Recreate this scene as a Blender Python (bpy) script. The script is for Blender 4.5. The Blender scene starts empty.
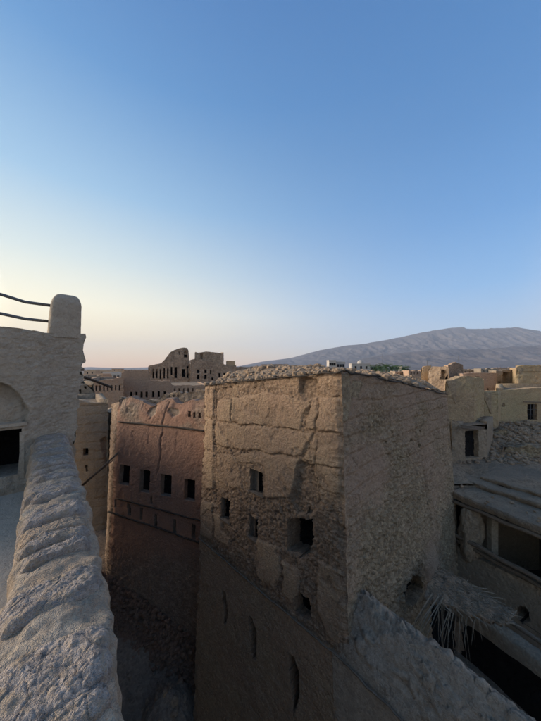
import bpy, math, random
import numpy as np
from mathutils import Vector

# ------------------------------------------------------------------ camera, sky, sun
S = bpy.context.scene
COL = S.collection
E = 13.5                      # eye height above the lowest ground
cam_d = bpy.data.cameras.new("camera"); cam = bpy.data.objects.new("camera", cam_d); COL.objects.link(cam)
cam.location = (0, 0, E); cam.rotation_euler = (math.radians(90), 0, 0)
cam_d.sensor_width = 36; cam_d.lens = 260 / 721 * 36; cam_d.shift_y = 7.5 / 721
cam_d.clip_start = 0.05; cam_d.clip_end = 30000
S.camera = cam
S.render.resolution_x = 768; S.render.resolution_y = 1024
SUN_EL = 3.0
SUN_AZ = -86.0                # degrees from straight ahead, negative = left
w = bpy.data.worlds.new("World"); S.world = w; w.use_nodes = True
nt = w.node_tree; nt.nodes.clear()
bg = nt.nodes.new('ShaderNodeBackground'); out = nt.nodes.new('ShaderNodeOutputWorld')
sky = nt.nodes.new('ShaderNodeTexSky'); sky.sky_type = 'NISHITA'; sky.sun_disc = False
sky.sun_elevation = math.radians(SUN_EL); sky.sun_rotation = math.radians(SUN_AZ)
sky.air_density = 1.0; sky.dust_density = 1.2; sky.ozone_density = 2.0; sky.altitude = 400
# dusk gradient by elevation, warm towards the sun, mixed with the physical sky
NW, LW = nt.nodes, nt.links
tc = NW.new('ShaderNodeTexCoord'); sep = NW.new('ShaderNodeSeparateXYZ'); LW.new(tc.outputs['Generated'], sep.inputs[0])
asn = NW.new('ShaderNodeMath'); asn.operation = 'ARCSINE'; LW.new(sep.outputs[2], asn.inputs[0])
elv = NW.new('ShaderNodeMath'); elv.operation = 'DIVIDE'; elv.inputs[1].default_value = math.pi / 2; LW.new(asn.outputs[0], elv.inputs[0])
def lin(c): return tuple(((v / 255 + .055) / 1.055) ** 2.4 for v in c) + (1,)
def sramp(stops):
    r = NW.new('ShaderNodeValToRGB'); LW.new(elv.outputs[0], r.inputs[0]); e = r.color_ramp.elements
    while len(e) < len(stops): e.new(0.5)
    for k, (d, c) in enumerate(stops): e[k].position = max(0, d / 90); e[k].color = lin(c)
    return r.outputs[0]
warm = sramp([(0, (255, 196, 122)), (4, (255, 218, 152)), (11, (250, 234, 192)), (19, (204, 210, 200)), (30, (146, 178, 202)), (45, (88, 136, 184)), (60, (60, 106, 164)), (90, (48, 90, 144))])
cool = sramp([(0, (206, 200, 196)), (5, (158, 182, 214)), (14, (112, 162, 214)), (25, (82, 140, 200)), (38, (62, 121, 182)), (55, (48, 106, 168)), (90, (50, 96, 156))])
dot = NW.new('ShaderNodeVectorMath'); dot.operation = 'DOT_PRODUCT'; LW.new(tc.outputs['Generated'], dot.inputs[0])
dot.inputs[1].default_value = (math.sin(math.radians(SUN_AZ)), math.cos(math.radians(SUN_AZ)), 0.0)
mr = NW.new('ShaderNodeMapRange'); mr.interpolation_type = 'SMOOTHSTEP'; mr.inputs[1].default_value = -0.66; mr.inputs[2].default_value = 0.90; LW.new(dot.outputs['Value'], mr.inputs[0])
mx = NW.new('ShaderNodeMix'); mx.data_type = 'RGBA'; LW.new(mr.outputs[0], mx.inputs[0]); LW.new(cool, mx.inputs[6]); wsc = NW.new('ShaderNodeVectorMath'); wsc.operation = 'SCALE'; wsc.inputs['Scale'].default_value = 1.2; LW.new(warm, wsc.inputs[0]); LW.new(wsc.outputs[0], mx.inputs[7])
pink = sramp([(0, (236, 212, 200)), (7, (255, 226, 208)), (15, (255, 228, 220)), (28, (225, 222, 232)), (50, (130, 158, 200)), (90, (60, 108, 166))])
mr2 = NW.new('ShaderNodeMapRange'); mr2.interpolation_type = 'SMOOTHSTEP'; mr2.inputs[1].default_value = -0.60; mr2.inputs[2].default_value = -0.98; LW.new(dot.outputs['Value'], mr2.inputs[0])
mxp = NW.new('ShaderNodeMix'); mxp.data_type = 'RGBA'; LW.new(mr2.outputs[0], mxp.inputs[0]); LW.new(mx.outputs[2], mxp.inputs[6]); LW.new(pink, mxp.inputs[7])
# the glow grows towards the sunken sun, which stands left of the frame
gl_ = NW.new('ShaderNodeMapRange'); gl_.inputs[1].default_value = 0.74; gl_.inputs[2].default_value = 1.0; gl_.inputs[3].default_value = 0.297; gl_.inputs[4].default_value = 0.8; LW.new(dot.outputs['Value'], gl_.inputs[0])
ns = NW.new('ShaderNodeVectorMath'); ns.operation = 'SCALE'; ns.inputs['Scale'].default_value = 0.03; LW.new(sky.outputs[0], ns.inputs[0])
ms = NW.new('ShaderNodeVectorMath'); ms.operation = 'SCALE'; LW.new(gl_.outputs[0], ms.inputs['Scale']); LW.new(mxp.outputs[2], ms.inputs[0])
ad = NW.new('ShaderNodeVectorMath'); ad.operation = 'ADD'; LW.new(ns.outputs[0], ad.inputs[0]); LW.new(ms.outputs[0], ad.inputs[1])
bg.inputs[1].default_value = 1.0
LW.new(ad.outputs[0], bg.inputs[0]); LW.new(bg.outputs[0], out.inputs[0])
sun_d = bpy.data.lights.new("sun", 'SUN'); sun = bpy.data.objects.new("sun", sun_d); COL.objects.link(sun)
sun_d.energy = 2.4; sun_d.angle = math.radians(40); sun_d.color = (1.0, 0.84, 0.70)
az = math.radians(SUN_AZ); el = math.radians(SUN_EL + 10)
sd = Vector((math.sin(az) * math.cos(el), math.cos(az) * math.cos(el), math.sin(el)))
sun.rotation_euler = sd.to_track_quat('Z', 'Y').to_euler()
S.view_settings.view_transform = 'Standard'; S.view_settings.look = 'None'
S.view_settings.exposure = 1.8; S.view_settings.gamma = 1.0; S.view_settings.use_curve_mapping = False

# ------------------------------------------------------------------ numpy noise
def _h(a, b, c, seed=0):
    a = a.astype(np.int64).astype(np.uint32); b = b.astype(np.int64).astype(np.uint32); c = c.astype(np.int64).astype(np.uint32)
    h = a * np.uint32(374761393) + b * np.uint32(668265263) + c * np.uint32(2147483647 - 5) + np.uint32((seed * 1274126177) & 0xffffffff)
    h = (h ^ (h >> np.uint32(13))) * np.uint32(1274126177)
    h = (h ^ (h >> np.uint32(15))) * np.uint32(2246822519)
    h = h ^ (h >> np.uint32(16))
    return h.astype(np.float64) / 4294967295.0
np.seterr(over='ignore')
def vn(x, y, z, seed=0):
    x, y, z = np.broadcast_arrays(np.asarray(x, float), np.asarray(y, float), np.asarray(z, float))
    ix, iy, iz = np.floor(x), np.floor(y), np.floor(z)
    fx, fy, fz = x - ix, y - iy, z - iz
    fx = fx * fx * (3 - 2 * fx); fy = fy * fy * (3 - 2 * fy); fz = fz * fz * (3 - 2 * fz)
    r = 0
    for i in (0, 1):
        for j in (0, 1):
            for k in (0, 1):
                wgt = (fx if i else 1 - fx) * (fy if j else 1 - fy) * (fz if k else 1 - fz)
                r = r + wgt * _h(ix + i, iy + j, iz + k, seed)
    return r * 2 - 1
def fbm(x, y, z, oct=4, seed=0, gain=0.5):
    r = 0; a = 1; t = 0
    for o in range(oct):
        f = 2.03 ** o
        r = r + a * vn(x * f, y * f, z * f, seed + o * 7); t += a; a *= gain
    return r / t
def worley(x, y, seed=0):
    x, y = np.broadcast_arrays(np.asarray(x, float), np.asarray(y, float))
    ix, iy = np.floor(x), np.floor(y)
    f1 = np.full(x.shape, 9.0); f2 = np.full(x.shape, 9.0); idv = np.zeros(x.shape)
    z0 = np.zeros(x.shape)
    for i in (-1, 0, 1):
        for j in (-1, 0, 1):
            cx, cy = ix + i, iy + j
            a = _h(cx, cy, z0, seed); b = _h(cx, cy, z0 + 1, seed)
            d = np.hypot(cx + a - x, cy + b - y)
            n1 = d < f1
            f2 = np.where(n1, f1, np.minimum(f2, d)); f1 = np.where(n1, d, f1); idv = np.where(n1, _h(cx, cy, z0 + 2, seed), idv)
    return f1, f2, idv
def sst(a, b, x):
    t = np.clip((x - a) / (b - a), 0, 1); return t * t * (3 - 2 * t)
def sdpoly(px, py, poly):
    """signed distance, positive inside"""
    d = np.full(px.shape, 1e9); ins = np.zeros(px.shape, bool); n = len(poly)
    for i in range(n):
        x1, y1 = poly[i]; x2, y2 = poly[(i + 1) % n]
        ex, ey = x2 - x1, y2 - y1
        t = np.clip(((px - x1) * ex + (py - y1) * ey) / (ex * ex + ey * ey + 1e-9), 0, 1)
        d = np.minimum(d, np.hypot(px - x1 - t * ex, py - y1 - t * ey))
        if y1 != y2:
            c = ((y1 > py) != (y2 > py)) & (px < ex * (py - y1) / ey + x1); ins ^= c
    return np.where(ins, d, -d)
def sdline(px, py, pts):
    d = np.full(px.shape, 1e9)
    for (x1, y1), (x2, y2) in zip(pts[:-1], pts[1:]):
        ex, ey = x2 - x1, y2 - y1
        t = np.clip(((px - x1) * ex + (py - y1) * ey) / (ex * ex + ey * ey + 1e-9), 0, 1)
        d = np.minimum(d, np.hypot(px - x1 - t * ex, py - y1 - t * ey))
    return d
def at(px, py, Y):            # photo pixel seen at distance Y -> point in the place
    return np.array(((px - 270.5) / 260 * Y, Y, E + (368 - py) / 260 * Y))

# ------------------------------------------------------------------ materials
MATS = {}
def mud(name, base, alt, worn=None, scale=1.0, bump=0.8, rough=0.95, fleck=0.4, grain=1.0, speck=None, clod=0.45):
    wm = lambda c: (min(.54, c[0] * 1.42), min(.46, c[1] * 1.27), min(.39, c[2] * 1.10))
    base, alt = wm(base), wm(alt); worn = wm(worn) if worn else None; speck = wm(speck) if speck else None
    m = bpy.data.materials.new(name); m.use_nodes = True; n = m.node_tree; N = n.nodes; L = n.links
    N.clear(); o = N.new('ShaderNodeOutputMaterial'); b = N.new('ShaderNodeBsdfPrincipled'); L.new(b.outputs[0], o.inputs[0])
    b.inputs['Roughness'].default_value = rough
    b.inputs['Specular IOR Level'].default_value = 0.15
    g = N.new('ShaderNodeNewGeometry')
    def noise(sc, det, ro=0.6, dist=0.0):
        t = N.new('ShaderNodeTexNoise'); t.inputs['Scale'].default_value = sc * scale; t.inputs['Detail'].default_value = det
        t.inputs['Roughness'].default_value = ro; t.inputs['Distortion'].default_value = dist
        L.new(g.outputs['Position'], t.inputs['Vector']); return t.outputs['Fac']
    def ramp(f, a, c, ca=0.0, cb=1.0):
        r = N.new('ShaderNodeMapRange'); r.inputs[1].default_value = a; r.inputs[2].default_value = c
        r.inputs[3].default_value = ca; r.inputs[4].default_value = cb; L.new(f, r.inputs[0]); return r.outputs[0]
    def mix(f, a, c, mode='MIX'):
        x = N.new('ShaderNodeMix'); x.data_type = 'RGBA'; x.blend_type = mode
        for k, v in ((6, a), (7, c)):
            if isinstance(v, tuple): x.inputs[k].default_value = (*v, 1)
            else: L.new(v, x.inputs[k])
        if isinstance(f, float): x.inputs[0].default_value = f
        else: L.new(f, x.inputs[0])
        return x.outputs[2]
    big = noise(0.55, 5, 0.65); mid = noise(3.2, 5, 0.7, 0.4); fine = noise(28, 4, 0.7); vf = noise(110, 2, 0.6)
    c = mix(ramp(big, 0.36, 0.64), base, alt)
    if worn:
        at_ = N.new('ShaderNodeAttribute'); at_.attribute_name = 'wear'
        c = mix(at_.outputs['Fac'], c, mix(ramp(mid, 0.35, 0.65), worn, tuple(v * 0.72 for v in worn)))
    c = mix(ramp(mid, 0.3, 0.72, 0.0, 0.28), c, mix(1.0, c, (0.62, 0.60, 0.58), 'MULTIPLY'))
    c = mix(ramp(fine, 0.50, 0.74, 0.0, fleck), c, (0.13, 0.10, 0.075))
    c = mix(ramp(fine, 0.44, 0.26, 0.0, fleck * 0.8), c, tuple(min(0.6, v * 1.5) for v in base))
    vc = N.new('ShaderNodeTexVoronoi'); vc.inputs['Scale'].default_value = 15 * scale
    wv2 = N.new('ShaderNodeVectorMath'); wv2.operation = 'MULTIPLY_ADD'; L.new(fine, wv2.inputs[0]); wv2.inputs[1].default_value = (0.05, 0.05, 0.05); L.new(g.outputs['Position'], wv2.inputs[2]); L.new(wv2.outputs[0], vc.inputs['Vector'])
    sx_ = N.new('ShaderNodeSeparateXYZ'); L.new(vc.outputs['Color'], sx_.inputs[0])
    def soft(f):
        if not worn: return f
        k1 = N.new('ShaderNodeMath'); k1.operation = 'MULTIPLY_ADD'; L.new(at_.outputs['Fac'], k1.inputs[0]); k1.inputs[1].default_value = .75; k1.inputs[2].default_value = .25
        k2 = N.new('ShaderNodeMath'); k2.operation = 'MULTIPLY'; L.new(f, k2.inputs[0]); L.new(k1.outputs[0], k2.inputs[1]); return k2.outputs[0]
    c = mix(soft(ramp(sx_.outputs[0], 0.45, 0.0, 0.0, clod)), c, mix(1.0, c, (0.50, 0.48, 0.47), 'MULTIPLY'))
    c = mix(soft(ramp(sx_.outputs[0], 0.55, 1.0, 0.0, clod)), c, mix(1.0, c, (1.45, 1.42, 1.38), 'MULTIPLY'))
    c = mix(ramp(vf, 0.60, 0.74, 0.0, clod * .9), c, (0.07, 0.055, 0.045))
    if speck:
        sp = noise(5, 5, 0.75, 0.6); c = mix(ramp(sp, 0.50, 0.58, 0, 0.8), c, speck)
    L.new(c, b.inputs['Base Color'])
    # relief: clods, pits, grain
    v = N.new('ShaderNodeTexVoronoi'); v.inputs['Scale'].default_value = 13 * scale; v.feature = 'F1'
    wv = N.new('ShaderNodeVectorMath'); wv.operation = 'MULTIPLY_ADD'; L.new(mid, wv.inputs[0]); wv.inputs[1].default_value = (0.25, 0.25, 0.25)
    L.new(g.outputs['Position'], wv.inputs[2]); L.new(wv.outputs[0], v.inputs['Vector'])
    def math_(op, a, c2):
        x = N.new('ShaderNodeMath'); x.operation = op
        for k, vv in ((0, a), (1, c2)):
            if isinstance(vv, (int, float)): x.inputs[k].default_value = vv
            else: L.new(vv, x.inputs[k])
        return x.outputs[0]
    hgt = math_('ADD', math_('MULTIPLY', fine, 0.9 * grain), math_('MULTIPLY', v.outputs['Distance'], -0.5))
    hgt = math_('ADD', hgt, math_('MULTIPLY', vf, 0.3 * grain))
    bp = N.new('ShaderNodeBump'); bp.inputs['Strength'].default_value = bump; bp.inputs['Distance'].default_value = 0.065 / max(scale, .05)
    L.new(hgt, bp.inputs['Height']); L.new(bp.outputs[0], b.inputs['Normal'])
    MATS[name] = m; return m
def plain(name, col, rough=0.8, var=0.3, sc=20, metal=0.0, stretch=None):
    m = bpy.data.materials.new(name); m.use_nodes = True; n = m.node_tree; N = n.nodes; L = n.links
    b = N['Principled BSDF']; b.inputs['Roughness'].default_value = rough; b.inputs['Metallic'].default_value = metal
    b.inputs['Specular IOR Level'].default_value = 0.2
    g = N.new('ShaderNodeTexCoord'); mp = N.new('ShaderNodeMapping'); L.new(g.outputs['Object'], mp.inputs[0])
    if stretch: mp.inputs['Scale'].default_value = stretch
    t = N.new('ShaderNodeTexNoise'); t.inputs['Scale'].default_value = sc; t.inputs['Detail'].default_value = 4; L.new(mp.outputs[0], t.inputs['Vector'])
    cr = N.new('ShaderNodeValToRGB'); cr.color_ramp.elements[0].position = 0.3; cr.color_ramp.elements[1].position = 0.7
    cr.color_ramp.elements[0].color = (*[c * (1 - var) for c in col], 1); cr.color_ramp.elements[1].color = (*[c * (1 + var) for c in col], 1)
    L.new(t.outputs['Fac'], cr.inputs[0]); L.new(cr.outputs[0], b.inputs['Base Color'])
    bp = N.new('ShaderNodeBump'); bp.inputs['Strength'].default_value = 0.4; bp.inputs['Distance'].default_value = 0.01
    L.new(t.outputs['Fac'], bp.inputs['Height']); L.new(bp.outputs[0], b.inputs['Normal'])
    MATS[name] = m; return m
M_TAN = mud('tan_mud', (.42, .30, .215), (.37, .275, .205), worn=(.33, .255, .195), bump=1.1, fleck=.5)
M_SIDE = mud('brown_mud_brick', (.38, .30, .24), (.35, .28, .225), worn=(.42, .33, .245), bump=1.1, fleck=0.5, clod=.6)
M_RED = mud('red_mud', (.30, .195, .15), (.26, .175, .14), worn=(.27, .235, .20))
M_PINK = mud('pink_mud', (.38, .28, .21), (.33, .25, .195), worn=(.28, .23, .19), scale=0.7)
M_GREYWALL = mud('grey_mud', (.27, .24, .195), (.22, .20, .17), worn=(.33, .28, .22), scale=0.8)
M_CITADEL = mud('weathered_mud', (.36, .30, .235), (.33, .27, .215), worn=(.33, .275, .22), scale=0.3)
M_WARM = mud('ochre_mud', (.44, .33, .215), (.38, .29, .20), worn=(.33, .26, .19), scale=0.7)
M_ROOF = mud('roof_earth', (.25, .215, .175), (.20, .18, .15), worn=(.31, .25, .19), bump=1.0, fleck=0.6)
M_PLASTER = mud('grey_plaster', (.37, .35, .305), (.32, .30, .265), worn=(.29, .28, .26), bump=0.7, fleck=0.3, clod=.3)
M_NICHE = mud('smooth_plaster', (.24, .225, .195), (.21, .20, .175), bump=0.25, fleck=0.12)
M_CAP = mud('pale_stone', (.42, .435, .43), (.39, .40, .39), bump=1.0, fleck=0.55, grain=1.5, speck=(.33, .295, .245), scale=1.6)
M_MORTAR = mud('mortar', (.35, .30, .245), (.31, .265, .22), worn=(.37, .345, .305), bump=0.9, fleck=0.45, scale=1.4)
M_FLOOR = mud('terrace_screed', (.37, .36, .325), (.33, .32, .30), worn=(.2, .2, .2), bump=0.3, fleck=0.2)
M_ALLEY = mud('alley_dirt', (.27, .235, .20), (.22, .195, .17), bump=0.9, fleck=0.4)
M_GROUND = mud('desert_ground', (.13, .115, .10), (.10, .09, .08), scale=0.02, bump=0.3)
M_MOUNT = mud('mountain_rock', (.085, .085, .095), (.06, .06, .07), scale=0.004, bump=0.5, fleck=0.3)
M_STONE = mud('rubble_stone', (.30, .24, .18), (.24, .20, .16), bump=0.8, fleck=0.4)
M_REDSTONE = mud('tower_rubble', (.24, .165, .125), (.19, .14, .11), bump=0.9, fleck=0.45)
M_WHITE = plain('white_render', (.40, .37, .33), 0.9, 0.12, 0.3)
M_DARK = plain('painted_room_shade', (.012, .010, .009), 1.0, 0.3, 3)  # near-black colour paints in the interior shade behind openings
M_ROOMSHADE = plain('painted_inner_shade', (.03, .027, .024), 1.0, 0.3, 3)  # room shade put into the colour of the inner walls and floor
M_WOOD = plain('weathered_wood', (.16, .12, .085), 0.85, 0.4, 12, stretch=(1, 1, 8))
M_DWOOD = plain('dark_timber', (.055, .045, .036), 0.9, 0.4, 14)
M_METAL = plain('painted_pipe', (.13, .13, .13), 0.5, 0.3, 30, metal=0.4)
M_PALM = plain('dry_palm', (.25, .205, .15), 0.8, 0.35, 25)
M_LEAF = plain('palm_green', (.045, .085, .03), 0.7, 0.4, 2)
M_BARK = plain('palm_bark', (.11, .085, .06), 0.9, 0.3, 5)
M_BLUE = plain('blue_plastic', (.14, .24, .32), 0.5, 0.2, 10)

# ------------------------------------------------------------------ object helpers
def thing(name, label, cat, loc, group=None):
    o = bpy.data.objects.new(name, None); COL.objects.link(o); o.location = loc; o.empty_display_size = 0.3
    o['label'] = label; o['category'] = cat
    if group: o['group'] = group
    return o
def mesh_obj(name, V, F, mat, parent=None, smooth=True, wear=None, label=None, kind=None, mats=None, fm=None):
    V = np.asarray(V, float)
    if parent is not None:
        off = Vector((0, 0, 0)); p = parent
        while p is not None: off += p.location; p = p.parent
        V = V - np.array(off)
    me = bpy.data.meshes.new(name)
    if isinstance(F, np.ndarray) and F.ndim == 2:
        nv, nf, k = len(V), len(F), F.shape[1]
        me.vertices.add(nv); me.vertices.foreach_set('co', V.astype(np.float32).ravel())
        me.loops.add(nf * k); me.loops.foreach_set('vertex_index', F.astype(np.int32).ravel())
        me.polygons.add(nf); me.polygons.foreach_set('loop_start', (np.arange(nf) * k).astype(np.int32))
        me.update(calc_edges=True)
    else:
        me.from_pydata(V.tolist(), [], [list(f) for f in F]); me.update()
    for mm in (mats or [mat]): me.materials.append(mm)
    if fm is not None: me.polygons.foreach_set('material_index', np.asarray(fm, np.int32))
    me.polygons.foreach_set('use_smooth', [smooth] * len(me.polygons))
    if wear is not None:
        a = me.attributes.new('wear', 'FLOAT', 'POINT'); a.data.foreach_set('value', np.asarray(wear, np.float32))
    o = bpy.data.objects.new(name, me); COL.objects.link(o)
    if parent is not None: o.parent = parent
    if label: o['label'] = label
    if kind: o['kind'] = kind
    return o
def copy_obj(o, parent, loc, rot=(0, 0, 0), sc=(1, 1, 1), name=None):
    c = o.copy(); COL.objects.link(c); c.parent = parent
    off = Vector((0, 0, 0)); p = parent
    while p is not None: off += p.location; p = p.parent
    c.location = Vector(loc) - off; c.rotation_euler = rot; c.scale = sc; return c
def tube(points, r, seg=8, jit=0.0, seed=0, taper=1.0):
    P = np.array(points, float); n = len(P); V = []; F = []
    rr = random.Random(seed)
    for i in range(n):
        d = P[min(i + 1, n - 1)] - P[max(i - 1, 0)]; d = d / (np.linalg.norm(d) + 1e-9)
        u = np.cross(d, (0, 0, 1.0)); 
        if np.linalg.norm(u) < 0.1: u = np.cross(d, (1.0, 0, 0))
        u /= np.linalg.norm(u); v = np.cross(d, u)
        R = r * (1 + (taper - 1) * i / max(1, n - 1))
        for k in range(seg):
            a = 2 * math.pi * k / seg; q = R * (1 + jit * (rr.random() - .5))
            V.append(P[i] + u * q * math.cos(a) + v * q * math.sin(a))
    for i in range(n - 1):
        for k in range(seg):
            F.append((i * seg + k, i * seg + (k + 1) % seg, (i + 1) * seg + (k + 1) % seg, (i + 1) * seg + k))
    F.append(tuple(range(seg))[::-1]); F.append(tuple(range((n - 1) * seg, n * seg)))
    return V, F
def boxm(x0, x1, y0, y1, z0, z1):
    V = [(x, y, z) for x in (x0, x1) for y in (y0, y1) for z in (z0, z1)]
    F = [(0, 1, 3, 2), (4, 6, 7, 5), (0, 4, 5, 1), (2, 3, 7, 6), (0, 2, 6, 4), (1, 5, 7, 3)]
    return V, F
def join(parts):
    V = []; F = []
    for v, f in parts:
        k = len(V); V += list(v); F += [tuple(i + k for i in q) for q in f]
    return V, F
def ico(sub):
    import bmesh
    bm = bmesh.new(); bmesh.ops.create_icosphere(bm, subdivisions=sub, radius=1.0)
    V = np.array([v.co[:] for v in bm.verts]); F = np.array([[v.index for v in f.verts] for f in bm.faces]); bm.free()
    return V, F
ICO = {k: ico(k) for k in (1, 2, 3, 5, 6)}
def stone_vf(seed, sub=2, sq=0.75, amp=0.28):
    V, F = ICO[sub]; V = np.sign(V) * np.abs(V) ** sq
    n = fbm(V[:, 0] * 1.3 + seed * 3.1, V[:, 1] * 1.3, V[:, 2] * 1.3, 3, seed)
    return V * (1 + amp * n)[:, None], F

# ------------------------------------------------------------------ a mud wall: fine displaced grid with cut openings
class Wall:
    def __init__(s, A, B, A2=None, B2=None, zb=-13.5, top=0.0, zref=-12.0):
        """A, B plan points at eye level (left, right seen from outside), A2, B2 the same at zref below the eye"""
        s.A, s.B = np.array(A, float), np.array(B, float)
        s.A2 = np.array(A2 if A2 else A, float); s.B2 = np.array(B2 if B2 else B, float)
        s.zb, s.zref = zb, zref; s.len = float(np.linalg.norm(s.B - s.A))
        d = (s.B - s.A) / s.len; s.n = np.array((d[1], -d[0])); s.top = top
    def plan(s, u, z):
        k = (np.asarray(z) / s.zref)[..., None]
        a = s.A + (s.A2 - s.A) * k; b = s.B + (s.B2 - s.B) * k
        return a + (b - a) * np.asarray(u)[..., None]
    def uz(s, px, py):
        z = -1.0
        for _ in range(30):
            k = z / s.zref; a = s.A + (s.A2 - s.A) * k; b = s.B + (s.B2 - s.B) * k
            r = (px - 270.5) / 260; d = b - a
            u = (r * a[1] - a[0]) / (d[0] - r * d[1]); Y = a[1] + d[1] * u; z = (368 - py) / 260 * Y
        return u, z
    def pt(s, px, py, off=0.0):
        u, z = s.uz(px, py); p = s.plan(u, z) + s.n * off
        return np.array((p[0], p[1], E + z))
def poly_uz(wall, poly): return [wall.uz(*p) for p in poly]
def build_wall(wall, root, mat, step=0.04, rough=0.02, rects=(), polys=(), slabs=(), cracks=(), worn=None, seed=0,
               top_px=None, topn=0.0, thick=0.35, name='wall', stones=0.0, cell=(0.14, 0.09), courses=0.0, recess=(),
               erode=0.0, win_name='window', win_depth=0.45, slab_name='plaster_slab', label=None, u_range=(0, 1), bulge=0.04, frame=None, pits=0.03):
    L = wall.len
    rz = [(*[f(v) for f, v in ((min, None), (max, None))],) for _ in ()]
    R = []
    for r in rects:                                        # (px0, py0, px1, py1) of the opening, in the photo
        a = wall.uz(r[0], (r[1] + r[3]) / 2)[0]; b = wall.uz(r[2], (r[1] + r[3]) / 2)[0]
        cx = (r[0] + r[2]) / 2
        z1 = wall.uz(cx, r[1])[1]; z0 = wall.uz(cx, r[3])[1]; R.append((min(a, b), max(a, b), min(z0, z1), max(z0, z1)))
    us = list(np.linspace(u_range[0], u_range[1], max(2, int(L * (u_range[1] - u_range[0]) / step) + 1)))
    if top_px:
        tp = sorted(wall.uz(*p) for p in top_px); tu = [t[0] for t in tp]; tz = [t[1] for t in tp]
        topf = lambda u: np.interp(u, tu, tz)
        zmax = max(tz) + topn + 0.05
    else:
        topf = lambda u: np.full(np.shape(u), wall.top); zmax = wall.top + topn + 0.05
    zs = list(np.linspace(wall.zb, zmax, max(2, int((zmax - wall.zb) / step) + 1)))
    def snap(arr, v, tol):
        arr = np.array(arr); i = int(np.argmin(abs(arr - v)))
        if abs(arr[i] - v) < tol: arr[i] = v
        else: arr = np.sort(np.append(arr, v))
        return list(arr)
    for a, b, c, d in R:
        us = snap(us, a, 0.5 * step / L); us = snap(us, b, 0.5 * step / L); zs = snap(zs, c, 0.5 * step); zs = snap(zs, d, 0.5 * step)
    us = np.array(us); zs = np.array(zs)
    U, Z = np.meshgrid(us, zs, indexing='ij')
    sm = U * L
    T = topf(U) + topn * fbm(sm * 1.5, 0 * sm, 0 * sm + seed * 3.3, 4, seed, 0.6)
    blk = np.floor(sm / .21 + .8 * vn(sm * 1.1, 0 * sm, 0 * sm + seed, 5)); T = T - topn * .8 * np.maximum(0, _h(blk, 0 * blk, 0 * blk + seed, 9) - .45)
    above = Z >= T - 1e-6
    Z = np.minimum(Z, T)
    P2 = wall.plan(U, Z)
    X, Yv = P2[..., 0], P2[..., 1]
    PX = 270.5 + 260 * X / Yv; PY = 368 - 260 * Z / Yv
    nz = lambda f, o=4, sd_=0: fbm(X * f, Yv * f, Z * f, o, seed + sd_)
    # warp for organic outlines
    wpx = PX + 2.2 * nz(3.0, 3, 11) * 9 / np.maximum(Yv, 4); wpy = PY + 2.2 * nz(3.0, 3, 12) * 9 / np.maximum(Yv, 4)
    D = rough * nz(7, 4, 1) + bulge * nz(0.8, 3, 2)
    wear = np.zeros(U.shape)
    if worn == 'all': wear[:] = 1
    elif callable(worn): wear = worn(PX, PY, wpx, wpy, U, Z, nz)
    if stones:
        gx = sm / cell[0] + 0.35 * nz(2, 2, 31); gy = Z / cell[1] + 0.30 * nz(2, 2, 32)
        f1, f2, idv = worley(gx + np.floor(gy) * 0.0, gy, seed)
        rel = -sst(0.28, 0.02, f2 - f1) * 1.0 + (idv - 0.5) * 0.9
        amount = stones * (wear if worn is not None else 1.0)
        D = D + amount * rel + amount * 0.5 * nz(16, 3, 5)
    if courses:
        ph = (Z + 0.11 * nz(1.1, 4, 8)) / courses
        D = D - 0.035 * (ph - np.floor(ph)) * (0.6 + 0.8 * nz(1.3, 3, 10))
        D = D - 0.035 * sst(0.14, 0.0, np.abs(ph - np.round(ph))) * (0.4 + 0.6 * sst(-0.2, 0.3, nz(1.6, 2, 9)))
    if pits:
        f1, f2, idv = worley(sm / .105 + 1.2 * nz(3, 2, 71), Z / .09 + 1.2 * nz(3, 2, 72), seed + 17)
        D = D - pits * (.35 + .65 * wear) * sst(.42, .12, f1) * (idv > .52) * (idv - .3)
        f1, f2, idv = worley(sm / .05 + 1.2 * nz(6, 2, 73), Z / .045 + 1.2 * nz(6, 2, 74), seed + 18)
        D = D + pits * .35 * (.2 + .8 * wear) * (idv - .5) * sst(0, .3, f2 - f1)
    f1, f2, idv = worley(sm / .5 + .7 * nz(2.2, 4, 81), Z / .55 + .7 * nz(2.2, 4, 82), seed + 19)
    D = D - sst(.045, 0, f2 - f1) * .03 * sst(-.15, .2, nz(1.2, 2, 83)) * (1 - wear) * (L < 9)
    sid = np.full(U.shape, -1); lab = {}
    for k, sl in enumerate(slabs):
        sdv = sdpoly(wpx, wpy, sl['poly'])
        inside = sdv > 0; out_ = sl.get('out', 0.05) * 0.62
        smooth_s = out_ + 0.018 * nz(3, 3, 20 + k) + 0.010 * nz(11, 4, 40)
        crackd = sst(0.8, 0.0, sdv) * 0.035
        # fine hairline cracks across the slab
        f1, f2, _ = worley(sm / 0.33 + 0.6 * nz(2.5, 3, 51), Z / 0.33 + 0.6 * nz(2.5, 3, 52), seed + 5)
        hair = sst(0.05, 0.0, f2 - f1) * 0.018 * sst(-0.1, 0.3, nz(1.4, 2, 53)) * sl.get('hair', 1.0)
        f1, f2, i2 = worley(sm / .12 + .8 * nz(4, 3, 54), Z / .10 + .8 * nz(4, 3, 55), seed + 6)
        hair = hair + sst(.06, 0, f2 - f1) * .014 * sst(-.05, .25, nz(2.2, 3, 56)) + (i2 - .5) * .006
        flake = sst(.16, .24, nz(2.0, 4, 57 + k)) * (.022 + .012 * nz(9, 3, 58)); hair = hair + flake
        D = np.where(inside, smooth_s - crackd - hair + bulge * nz(0.8, 3, 2), D); wear = np.where(inside, np.clip(sl.get('wear', 0.0) + flake * 30, 0, 1), wear)
        sid = np.where(inside, k, sid)
    for pts, wd, dp in cracks:
        dd = sdline(wpx, wpy, pts); D = D - dp * sst(wd * .62, 0.0, dd) * (0.45 + 0.55 * sst(-.3, .2, nz(1.7, 3, 77)))
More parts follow.
